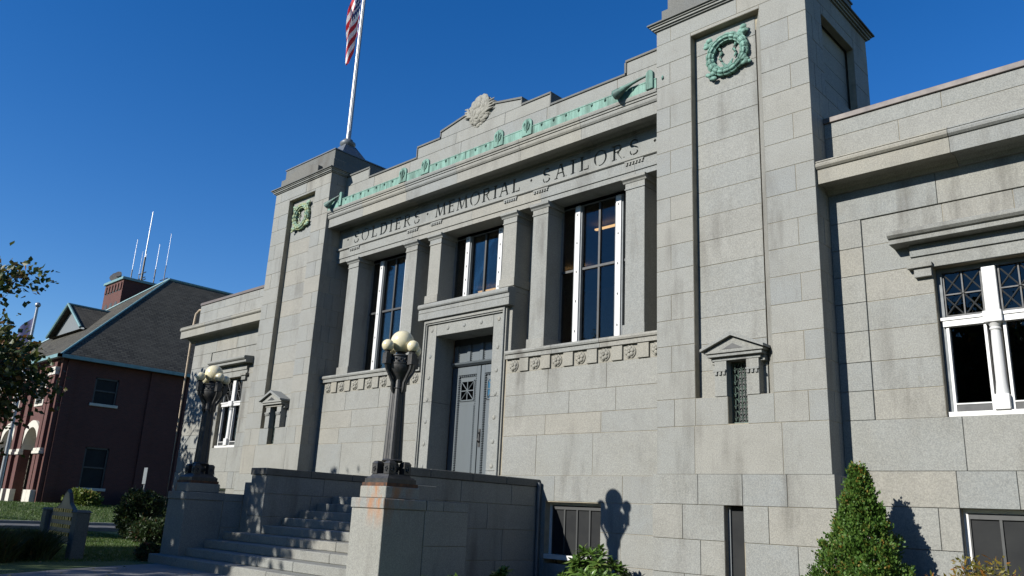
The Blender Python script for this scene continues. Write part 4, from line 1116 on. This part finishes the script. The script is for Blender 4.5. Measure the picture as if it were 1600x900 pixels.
# main hip roof
ov = .3; x0, x1, y0, y1 = FX0-ov, FX1+ov, FY0-ov+.05, FY1+ov; xr = (x0+x1)/2; hw = (x1-x0)/2; zr = EZ+6.1
me = bpy.data.meshes.new('slate_roof')
RV = [(x0, y0, EZ), (x1, y0, EZ), (x1, y1, EZ), (x0, y1, EZ), (xr, y0+hw, zr), (xr, y1-hw, zr)]
RF = [(0, 1, 4), (1, 2, 5, 4), (2, 3, 5), (3, 0, 4, 5)]
def roof(name, RV, RF, parent):
    me = bpy.data.meshes.new(name); b = root_loc(parent)
    me.from_pydata([tuple(P(*v)-b) for v in RV], [], RF); me.materials.append(SLATE); ul = me.uv_layers.new()
    for p in me.polygons:
        vv = [Vector(me.vertices[i].co) for i in p.vertices]; n = p.normal
        ax = Vector((0, 0, 1)).cross(n); ax = ax.normalized() if ax.length > 1e-4 else Vector((1, 0, 0)); ay = n.cross(ax)
        for li in p.loop_indices: c = me.vertices[me.loops[li].vertex_index].co; ul.data[li].uv = (c.dot(ax), c.dot(ay))
    o = bpy.data.objects.new(name, me); C.objects.link(o); o.parent = parent; return o
rf = roof('slate_roof', RV, RF, fs)
BLUEC = plain('weathered_blue_copper', (.20, .36, .36), .5, .1, .2, 3, 0, (.12, .22, .24))
shade_auto(MB().tube([RV[1], RV[4]], .05, 6).build('hip_flashing', BLUEC, rf)); shade_auto(MB().tube([RV[0], RV[4]], .075, 6).build('hip_flashing', BLUEC, rf)); shade_auto(MB().tube([RV[4], RV[5]], .09, 6).build('ridge_flashing', BLUEC, rf))
MB().box(x1-.05, x1+.10, y0-.1, y1, EZ-.12, EZ+.03).build('gutter', BLUEC, rf); MB().box(x0, x1+.10, y0-.1, y0+.05, EZ-.122, EZ+.028).build('gutter', BLUEC, rf)
MB().box(x0+.1, x1-.05, y0+.05, y1-.1, EZ-.10, EZ-.01).build('eave_soffit', BRICK, rf)
# front dormer block with its own gable
dx0, dx1, dy0, dy1 = -35.4, -31.3, 3.45, 9.2
dm = MB().box(dx0, dx1, dy0+.35, dy1, EZ+.4, 7.55).build('dormer', GREYP, fs)
ap = ((dx0+dx1)/2)
roof('dormer_roof', [(dx0-.35, dy0, 7.45), (ap, dy0, 8.95), (dx1+.35, dy0, 7.45), (dx0-.35, dy1, 7.45), (ap, dy1, 8.95), (dx1+.35, dy1, 7.45), (dx1+.2, dy0+.05, 7.4), (dx0-.2, dy0+.05, 7.4), (dx1+.2, dy1, 7.4), (dx0-.2, dy1, 7.4)], [(2, 5, 4, 1), (1, 4, 3, 0), (7, 9, 8, 6)], dm)
MB().prism_y([(dx0-.1, 7.45), (dx1+.1, 7.45), (ap, 8.85)], dy0+.3, dy0+.4).build('gable_boards', GREYP, dm)
shade_auto(MB().tube([(dx1+.36, dy0, 7.45), (ap, dy0, 8.96), (dx0-.36, dy0, 7.45)], .07, 6).build('verge_flashing', BLUEC, dm)); shade_auto(MB().tube([(ap, dy0, 8.97), (ap, dy1, 8.97)], .06, 6).build('ridge_flashing', BLUEC, dm))
# hose tower
tx0, tx1, ty0, ty1, tz = -37.6, -35., 6.51, 9.0, 11.33
ht = MB().box(tx0, tx1, ty0, ty1, SB, tz).build('hose_tower', BRICK, fs)
MB().box(tx0-.1, tx1+.1, ty0-.1, ty1+.1, tz, tz+.14).build('tower_coping', BLUEC, ht)
for i in range(6):
    x = tx0+.25+(tx1-tx0-.5)*i/5
    MB().box(x-.11, x+.11, ty0-.06, ty0, tz-.55, tz-.15).build('corbel', BRICK, ht)
for i in range(5):
    x = tx0+.25+(tx1-tx0-.5)*(i+.5)/5
    MB().box(x-.11, x+.11, ty0-.01, ty0+.02, tz-.62, tz-.30).build('corbel_slot', DARKF, ht)
for i in range(3):
    x = tx0+.6+(tx1-tx0-1.2)*i/2
    pr_ = [(x-.2, tz-2.1), (x+.2, tz-2.1)]+[(x+.2*cos(t*pi/8), tz-1.4+.2*sin(t*pi/8)) for t in range(9)]
    MB().prism_y(pr_, ty0-.012, ty0+.05).build('louvre_opening', DARKF, ht)
# radio masts on the hose tower
def mast(label, x, y, z1, r, arms=0):
    t = thing('radio_antenna', label, 'antenna', x, y, tz+.14, 'antennas on the brick tower')
    shade_auto(MB().tube([(x, y, tz+.14), (x, y, tz+.14+(z1-tz)*.35)], r*1.6, 6).build('mast', IRON, t)); shade_auto(MB().tube([(x, y, tz+.14+(z1-tz)*.35), (x, y, z1)], [r, r*.7], 6).build('whip', ALU, t))
    for i in range(arms):
        MB().tube([(x-.5, y, tz+.45+.3*i), (x+.5, y, tz+.45+.3*i)], .03, 5).build('bracket_arm', IRON, t)
    return t
mast('tallest white whip antenna in the cluster above the brick tower', -35.7, 7.7, 15.9, .035, 2)
mast('whip antenna at the left of the cluster above the brick tower', -37.3, 7.7, 14.5, .022, 1)
mast('thin leaning whip antenna at the far right above the brick tower', -34.75+0, 8.6, 14.6, .016, 1)
mast('short white whip antenna right of the tallest one', -35.15, 8.2, 13.9, .022)
mast('thin grey whip left of the leftmost white antenna', -37.5, 8.2, 13.9, .012)
mast('short whip close beside the foot of the tallest antenna', -36.1, 7.9, 13.4, .018, 1)
dt = thing('siren_cluster', 'dark round siren drums mounted at the left of the brick tower top', 'siren', -37.2, 6.9, tz+.14)
mb = MB()
for q in range(4): mb.tube([(-37.6+.25*q, 6.9, tz+.55), (-37.45+.25*q, 6.75, tz+.55+.1*(q % 2))], [.12, .2], 10)
shade_auto(mb.build('horns', IRON, dt)); MB().tube([(-37.2, 6.9, tz+.14), (-37.2, 6.9, tz+.6)], .05, 6).build('bracket', IRON, dt)
# second flagpole in front of the station
f2 = thing('flagpole', 'slim silver flagpole with ball finial in front of the brick station', 'flagpole', -22.0, -1.0, -1.2)
shade_auto(MB().tube([(-22., -1., -1.3), (-22., -1., 6.2)], [.075, .05], 10).build('pole', ALU, f2)); shade_auto(MB().sphere((-22., -1., 6.3), .1).build('finial', ALU, f2), 80)
mb = MB()
for i in range(13):
    for j in range(7):
        u, v = i/12, j/6; mb.v.append((-22.05-.55*u, -1.05-.35*u+.08*sin(u*8+v), 5.9-v*1.1-.75*u+.05*sin(u*6)))
mb.f = [(i*7+j, (i+1)*7+j, (i+1)*7+j+1, i*7+j+1) for i in range(12) for j in range(6)]
bf = mb.build('flag', BFLAG, None, True); tag(bf, 'dark blue flag drooping from the slim pole by the brick station', 'flag')

# ================================================================== small things on the lawn
mk = thing('churchyard_sign', 'ornate dark sign board hung between two stone posts on the lawn', 'sign', -4.6, -4.58, G)
for x, y in ((-3.75, -4.62), (-5.5, -4.54)):
    p = MB().box(x-.11, x+.11, y-.11, y+.11, G-.02, -.74).build('stone_post', GRW, mk, bevel=.012)
    MB().frustum(x, y, -.739, -.70, .13, .13, .09, .09).build('post_cap', GRW, p)
a, b = Vector((-5.38, -4.55, 0)), Vector((-3.87, -4.61, 0))
mb = MB(); n = 12
top = [(-.5+i/n, -.80+.30*(1-abs(2*i/n-1))**1.3+(.10 if abs(i-n/2) < 2 else 0)) for i in range(n+1)]
for i in range(n):
    for_ = []
    for t, zt in (top[i], top[i+1]):
        c_ = a.lerp(b, t+.5); for_.append((c_.x, c_.y, zt))
    (xa, ya, za), (xb, yb, zb_) = for_; zl = -1.28
    mb.add([(xa, ya-.03, zl), (xb, yb-.03, zl), (xb, yb-.03, zb_), (xa, ya-.03, za), (xa, ya+.03, zl), (xb, yb+.03, zl), (xb, yb+.03, zb_), (xa, ya+.03, za)], [(0,1,2,3), (7,6,5,4), (3,2,6,7), (0,4,5,1)])
mb.build('sign_board', STEELB, mk)
mb = MB()
for i in range(n):
    p, q = top[i], top[i+1]; c0 = a.lerp(b, p[0]+.5); c1 = a.lerp(b, q[0]+.5); mb.tube([(c0.x, c0.y, p[1]+.01), (c1.x, c1.y, q[1]+.01)], .035, 6)
mb.build('scroll_frame', IRON, mk)
mb = MB(); rng = random.Random(4)
for r in range(4):
    for i in range(9):
        c0 = a.lerp(b, .14+.08*i+rng.uniform(0, .02)); mb.box(c0.x-.03, c0.x+.035, c0.y-.05, c0.y-.03, -1.15+.13*r, -1.09+.13*r)
mb.build('gilt_letters', GOLD, mk)['kind'] = 'stuff'
ss = thing('street_sign', 'small white sign on a grey post beside the brick station', 'sign', -20.55, 3.45, G+.02)
MB().tube([(-20.55, 3.45, G), (-20.55, 3.45, .15)], .03, 6).build('post', GREYP, ss); MB().box(-20.70, -20.40, 3.40, 3.42, .05, .66).build('sign_plate', GREYP, ss, bevel=.01)

# ================================================================== vegetation
def leafset(pts, size, rng, aspect=.5, up=0., curl=.25):
    """pts: (pos, outward) -> separate leaf faces, each a bent four-sided blade of its own"""
    V = []; F = []
    for p, nrm in pts:
        d = Vector((rng.gauss(0, 1), rng.gauss(0, 1), rng.gauss(0, 1)+up)).normalized()*.7+nrm*.6; d.normalize()
        s_ = d.cross(Vector((rng.gauss(0, 1), rng.gauss(0, 1), rng.gauss(0, 1)))).normalized(); n = d.cross(s_)
        L = size*rng.uniform(.7, 1.3); W = L*aspect; b = len(V)
        V += [p, p+d*L*.5+s_*W*.5-n*L*curl*.2, p+d*L-n*L*curl, p+d*L*.5-s_*W*.5-n*L*curl*.2]
        F += [(b, b+1, b+2), (b, b+2, b+3)]
    return V, F
def mesh_raw(name, V, F, mat, parent):
    me = bpy.data.meshes.new(name); base = root_loc(parent)
    me.from_pydata([tuple(P(*v)-base) for v in V], [], F); me.materials.append(mat)
    o = bpy.data.objects.new(name, me); C.objects.link(o); o.parent = parent; return o
def tree(name, label, x, y, z0, cc, rad, ncl, nleaf, size, mat, seed, trunk=.28, spread=.42, cat='tree', keep=None):
    rng = random.Random(seed); t = thing(name, label, cat, x, y, z0)
    top = Vector((cc[0], cc[1], cc[2]+rad[2]*.3)); base = Vector((x, y, z0))
    mb = MB(); tp = [base+(top-base)*q+Vector((rng.uniform(-.12, .12), rng.uniform(-.12, .12), 0))*(q > 0) for q in (0, .2, .4, .6, .8, 1)]
    mb.tube(tp, [trunk, trunk*.8, trunk*.68, trunk*.5, trunk*.32, trunk*.14], 10)
    cl = []
    while len(cl) < ncl:
        d = Vector((rng.gauss(0, 1), rng.gauss(0, 1), rng.gauss(0, 1))).normalized(); r = rng.uniform(.25, 1)**.5*rng.uniform(.82, 1.1)
        c_ = Vector((cc[0]+d.x*rad[0]*r, cc[1]+d.y*rad[1]*r, cc[2]+d.z*rad[2]*r))
        if keep and not keep(c_): continue
        cl.append(c_)
    pts = []
    for c_ in cl:
        q = rng.uniform(.35, .95); s0 = base+(top-base)*q; m = s0.lerp(c_, .5)+Vector((0, 0, rng.uniform(-.1, .3)))
        mb.tube([s0, s0.lerp(m, .5)+Vector((0, 0, .05)), m, m.lerp(c_, .6), c_], [trunk*.16, trunk*.13, trunk*.09, trunk*.05, .008], 5)
        for _ in range(nleaf//ncl):
            o = Vector((rng.gauss(0, spread), rng.gauss(0, spread), rng.gauss(0, spread*.6)))
            pts.append((c_+o, (o+Vector((0, 0, .2))).normalized()))
            if rng.random() < .04: mb.tube([c_, c_+o], [.008, .004], 3)
    mb.build('trunk', BARK, t, True, fix=False)
    V, F = leafset(pts, size, rng, .8); mesh_raw('crown', V, F, mat, t)['kind'] = 'stuff'
    return t
tree('maple_tree', 'turning maple whose leafy branches enter at the left edge of the picture', -14.2, -6.6, G, (-14.3, -5.4, 3.0), (3.3, 2.6, 3.1), 80, 14500, .16, LTREE, 101, .3, .34, keep=lambda c_: c_.z < 3.4 or int(abs(c_.x)*1000) % 4 == 0)
tree('shade_tree', 'broad maple standing on the front lawn, out of view, shading the steps', -6.4, -12.2, G, (-5.9, -11.6, 3.85), (4.3, 2.6, 1.75), 92, 17500, .18, LTREE, 202, .32, .38, keep=lambda c_: c_.z < 4.95)

st0 = None
for i in range(8):  # unseen tree row, added to block low sky and shade the ground
    x = -34+9.2*i; y = -24+(-1)**i*.8
    lab = 'added unseen tree in the row behind the viewpoint, blocking low sky light'
    if st0 is None:
        st0 = tree('light_block_tree', lab, x, y, G, (x, y, 4.7), (4.6, 3.2, 3.9), 90, 5200, .42, LTREE, 303, .32, .6); st0['group'] = 'added light-blocking trees behind the viewpoint'
    else:
        t = st0.copy(); C.objects.link(t); t.location = P(x, y, G); t.rotation_euler.z = i*1.1
        for ch in st0.children: c_ = ch.copy(); C.objects.link(c_); c_.parent = t
def bush(name, label, c_, rad, n, size, mat, seed, aspect=.5, cat='shrub', z0=G, up=.3, shell=.6, keep=None, group=None, stems=9):
    rng = random.Random(seed); t = thing(name, label, cat, c_[0], c_[1], z0, group); pts = []
    lumps = [Vector((rng.gauss(0, 1), rng.gauss(0, 1), rng.gauss(0, .8))).normalized() for _ in range(14)]
    while len(pts) < n:
        d = Vector((rng.gauss(0, 1), rng.gauss(0, 1), rng.gauss(0, 1))).normalized(); r = rng.uniform(shell, 1)
        bump_ = 1+.16*max(d.dot(l) for l in lumps)**6*1.6-.1+rng.uniform(-.06, .06)
        p = Vector((c_[0]+d.x*rad[0]*r*bump_, c_[1]+d.y*rad[1]*r*bump_, c_[2]+d.z*rad[2]*r*bump_))
        if p.z < z0: continue
        pts.append((p, d))
    mb = MB()
    for i in range(stems):
        d = Vector((rng.gauss(0, 1), rng.gauss(0, 1), rng.uniform(.3, 1.2))).normalized()
        mb.tube([(c_[0]+d.x*.05, c_[1]+d.y*.05, z0-.02), (c_[0]+d.x*rad[0]*.8, c_[1]+d.y*rad[1]*.8, c_[2]+abs(d.z)*rad[2]*.7)], [.025, .008], 5)
    mb.build('stems', BARK, t, fix=False)
    V, F = leafset(pts, size, rng, aspect, up); mesh_raw('foliage', V, F, mat, t)['kind'] = 'stuff'; return t

# conical arborvitae
def arborvitae(name, label, x, y, z0, zt, rb, seed, mat=LARB, n=16000):
    rng = random.Random(seed); t = thing(name, label, 'conifer', x, y, z0)
    MB().tube([(x, y, z0-.02), (x, y, zt-.2)], [.05, .01], 6).build('trunk', BARK, t)
    pts = []; H = zt-z0; nsp = 1000; V = []; F = []
    for i in range(nsp):
        h = 1-math.sqrt(rng.random()); h = rng.random()**1.35; a = rng.uniform(0, 2*pi)
        R_ = rb*(1-h)**1.08*(1+.15*sin(a*3+h*9)+.13*sin(a*5-h*17)+.08*sin(a*9+h*31))+.02
        r = R_*(rng.uniform(.80, 1.02) if i % 5 else rng.uniform(.3, .8)); c_ = Vector((x+r*cos(a), y+r*sin(a), z0+h*H*.985))
        outw = Vector((cos(a), sin(a), .9)).normalized(); side = Vector((-sin(a), cos(a), 0))
        L = .17*(1-.45*h)*rng.uniform(.8, 1.2)
        tw = rng.uniform(-1.2, 1.2); up_ = (Vector((0, 0, 1))*.75+outw*.5+side*rng.uniform(-.35, .35)).normalized(); fan = (side*cos(tw)+Vector((cos(a), sin(a), 0))*sin(tw)).normalized()
        for q in range(n//nsp):
            u = rng.uniform(-1, 1); v = rng.random(); p = c_+fan*u*L*.55*(1-.4*v)+up_*v*L+Vector((rng.gauss(0, .012), rng.gauss(0, .012), rng.gauss(0, .012)))
            d = (up_+fan*u*.9+Vector((rng.gauss(0, .25), rng.gauss(0, .25), rng.gauss(0, .25)))).normalized(); n_ = d.cross(Vector((rng.gauss(0, 1), rng.gauss(0, 1), rng.gauss(0, 1)))).normalized()
            l = rng.uniform(.022, .042); wdt = l*.36; b = len(V)
            V += [p, p+d*l*.5+n_*wdt, p+d*l, p+d*l*.5-n_*wdt]; F += [(b, b+1, b+2), (b, b+2, b+3)]
    mesh_raw('foliage', V, F, mat, t)['kind'] = 'stuff'; return t
arborvitae('arborvitae', 'bright green conical arborvitae beside the right tower', 7.62, -.36, G, .23, .62, 301, n=60000)

# rhododendrons: whorls of long leaves
def rhodo(name, label, x, y, zc, R_, Hh, nw, seed, ls=.17, z0=G):
    rng = random.Random(seed); t = thing(name, label, 'shrub', x, y, z0, 'rhododendrons along the wall'); V = []; F = []; mb = MB()
    for i in range(nw):
        a = rng.uniform(0, 2*pi); r = math.sqrt(rng.random())*R_; hz = zc+Hh*(1-(r/R_)**2)*rng.uniform(.55, 1)+rng.uniform(-.05, .05)
        c_ = Vector((x+r*cos(a), y+r*sin(a), max(hz, z0+.1))); ax = Vector((cos(a)*r/R_*.7, sin(a)*r/R_*.7, 1)).normalized()
        mb.tube([(x+.2*(c_.x-x), y+.2*(c_.y-y), z0-.01), c_.lerp(Vector((x, y, z0)), .4)+Vector((0, 0, .03)), c_], [.014, .01, .006], 4)
        e1 = ax.cross(Vector((1, .3, .1))).normalized(); e2 = ax.cross(e1)
        for ring, (cnt, el, ln) in enumerate(((7, .25, 1.), (5, .8, .8), (3, 1.2, .55))):
            for q in range(cnt):
                t_ = 2*pi*q/cnt+rng.uniform(-.3, .3)+ring*.5; rad_ = e1*cos(t_)+e2*sin(t_); d = (rad_*cos(el)+ax*sin(el)).normalized(); s_ = d.cross(ax).normalized() if d.cross(ax).length > .01 else e1
                L = ls*ln*rng.uniform(.8, 1.15); W = L*.16; n_ = s_.cross(d); b = len(V)
                V += [c_, c_+d*L*.35+s_*W, c_+d*L*.7+s_*W*.9-ax*.01, c_+d*L-ax*L*.12, c_+d*L*.7-s_*W*.9-ax*.01, c_+d*L*.35-s_*W, c_+d*L*.5-ax*.012*0+n_*L*.04*0]
                F += [(b, b+1, b+2, b+3), (b, b+3, b+4, b+5)]
    mb.build('stems', STEM, t, fix=False); mesh_raw('foliage', V, F, LRHO, t)['kind'] = 'stuff'; return t
rhodo('rhododendron', 'rounded leafy rhododendron beneath the basement window by the lamp shadow', 3.92, -.42, -1.28, .50, .42, 60, 401)
rhodo('rhododendron', 'sprig topped rhododendron against the shaded stair wall nearest the facade', 3.25, -1.55, -1.40, .24, .30, 9, 402, .15)
rhodo('rhododendron', 'low rhododendron tip at the foot of the stair wall behind the pedestal', 3.32, -2.62, -1.45, .2, .24, 6, 403, .14)
rhodo('rhododendron', 'low rhododendron tip nearest the sunlit lamp pedestal', 3.35, -3.12, -1.45, .16, .23, 5, 404, .14)
# autumn shrub
def wispy(name, label, x, y, R_, H, n, seed, mat):
    rng = random.Random(seed); t = thing(name, label, 'shrub', x, y, G); V = []; F = []; mb = MB()
    for i in range(n):
        a = rng.uniform(0, 2*pi); r = math.sqrt(rng.random())*R_; tip = Vector((x+r*cos(a), y+r*sin(a), G+H*rng.uniform(.7, 1.05)*(1-.35*(r/R_)**2))); b0 = Vector((x+r*.25*cos(a), y+r*.25*sin(a), G))
        mid = b0.lerp(tip, .55)+Vector((0, 0, .06)); mb.tube([b0, mid, tip], [.012, .008, .004], 4)
        for q in range(70):
            s_ = rng.uniform(.35, 1); p = (b0.lerp(mid, s_/.55) if s_ < .55 else mid.lerp(tip, (s_-.55)/.45)); d = Vector((rng.gauss(0, 1), rng.gauss(0, 1), rng.gauss(.3, .6))).normalized()
            p = p+d*rng.uniform(0, .07); w_ = d.cross(Vector((rng.gauss(0, 1), rng.gauss(0, 1), rng.gauss(0, 1)))).normalized(); L = rng.uniform(.045, .08); b = len(V)
            V += [p, p+d*L*.5+w_*L*.17, p+d*L, p+d*L*.5-w_*L*.17]; F += [(b, b+1, b+2), (b, b+2, b+3)]
    mb.build('stems', STEM, t, fix=False); mesh_raw('foliage', V, F, mat, t)['kind'] = 'stuff'; return t
wispy('autumn_shrub', 'wispy yellow and orange shrub under the right basement window', 8.92, -.5, .46, .93, 46, 501, LNAN)
wispy('autumn_shrub', 'low orange tinged shrub left of the taller yellow one', 8.45, -.45, .2, .72, 12, 502, LNAN)

# left lawn
bush('dark_evergreen', 'tall dark evergreen shrub at the corner of the left wing', (-10.6, -.75, -.9), (.55, .5, .68), 5000, .09, LDARK, 601)
bush('dark_evergreen', 'low spreading dark shrub beside the left pedestal', (-9.0, -1.0, -1.25), (.7, .5, .30), 4000, .09, LDARK, 602)
bush('dark_evergreen', 'narrow dark shrub tucked behind the left lamp pedestal', (-3.9, -2.2, -1.2), (.35, .35, .32), 2500, .07, LDARK, 603)
bush('flower_clump', 'small clump of reddish flowers at the end of the bottom step', (-3.35, -3.55, -1.36), (.2, .2, .16), 900, .06, leafmat('red_flower_leaf', (.04, .07, .02), (.07, .09, .03), (.35, .05, .03), .2), 604, cat='flowers')
bush('light_bush', 'light green rounded bush at the foot of the brick station wall', (-25.3, 3.0, -.68), (.7, .6, .42), 4500, .14, LBUSH, 605, z0=SB-.05)
bush('dark_evergreen', 'low dark shrub row against the brick station side wall', (-25.3, 5.6, -.6), (.6, .9, .35), 3500, .12, LDARK, 606, z0=SB-.05)
bush('dark_evergreen', 'small reddish shrub by the street near the dark evergreen', (-21.6, 4.4, -1.2), (.35, .35, .3), 1200, .1, LNAN, 607, z0=G)
# tall ornamental grasses in front of the sign
def grasses(name, label, x, y, rx, ry, H, n, seed):
    rng = random.Random(seed); t = thing(name, label, 'grass clump', x, y, G); V = []; F = []
    for i in range(n):
        a = rng.uniform(0, 2*pi); r = math.sqrt(rng.random()); b0 = Vector((x+rx*r*cos(a), y+ry*r*sin(a), G-.01)); h = H*rng.uniform(.5, 1.05)*(1-.3*r*r)
        d = Vector((rng.gauss(0, .3), rng.gauss(0, .3), 1)); w_ = Vector((rng.gauss(0, 1), rng.gauss(0, 1), 0)).normalized()*.012; m = b0+d*h*.6; tip = b0+d*h+Vector((d.x, d.y, -.1))*h*.35; b = len(V)
        V += [b0-w_, b0+w_, m+w_*.8, m-w_*.8, tip]; F += [(b, b+1, b+2, b+3), (b+3, b+2, b+4)]
    o = mesh_raw('blades', V, F, LGRASS, t); o['kind'] = 'stuff'; return t
grasses('tall_grass', 'dark clump of tall grasses in front of the ornate sign', -4.0, -5.25, .6, .3, .52, 5000, 701)
grasses('tall_grass', 'dark clump of tall grasses at the lower left corner', -3.75, -5.95, .8, .4, .55, 6000, 702)
# mown lawn blades where the lawn is seen near
V = []; F = []; rng = random.Random(77)
def lawn_patch(x0, x1, y0, y1, n, h):
    for i in range(n):
        x, y = rng.uniform(x0, x1), rng.uniform(y0, y1); z = gz(x, y)
        if -20.3 < x < -15.5: continue
        d = Vector((rng.gauss(0, .35), rng.gauss(0, .35), 1)).normalized()*h*rng.uniform(.5, 1.2); a = rng.uniform(0, pi); w_ = Vector((cos(a), sin(a), 0))*h*.12; b = len(V); p = Vector((x, y, z))
        V.extend([p-w_, p+w_, p+d]); F.append((b, b+1, b+2))
lawn_patch(-15.4, -3.2, -7, -.3, 60000, .045); lawn_patch(-25.9, -20.5, -4, 8, 30000, .08)
g = mesh_raw('lawn_grass', V, F, LBLADE, None); g['kind'] = 'stuff'; g['label'] = 'short mown lawn grass beside the walk and across the street'; g['category'] = 'grass'
# fallen leaves
V = []; F = []; rng = random.Random(12)
for i in range(900):
    x, y = rng.uniform(-13, 4), rng.uniform(-8, -.6); z = G+.02
    if -3.05 < x < 3.1 and y > -3.75: continue
    a = rng.uniform(0, 6.3); d = Vector((cos(a), sin(a), rng.uniform(-.1, .35)))*rng.uniform(.03, .055); w_ = Vector((-sin(a), cos(a), rng.uniform(-.2, .3)))*rng.uniform(.015, .03); p = Vector((x, y, z)); b = len(V)
    V += [p, p+d*.5+w_, p+d, p+d*.5-w_]; F += [(b, b+1, b+2, b+3)]
fl = mesh_raw('fallen_leaves', V, F, LNAN, None); fl['kind'] = 'stuff'; fl['label'] = 'fallen autumn leaves scattered over lawn and walk'; fl['category'] = 'leaves'
print('objects', len(bpy.data.objects))
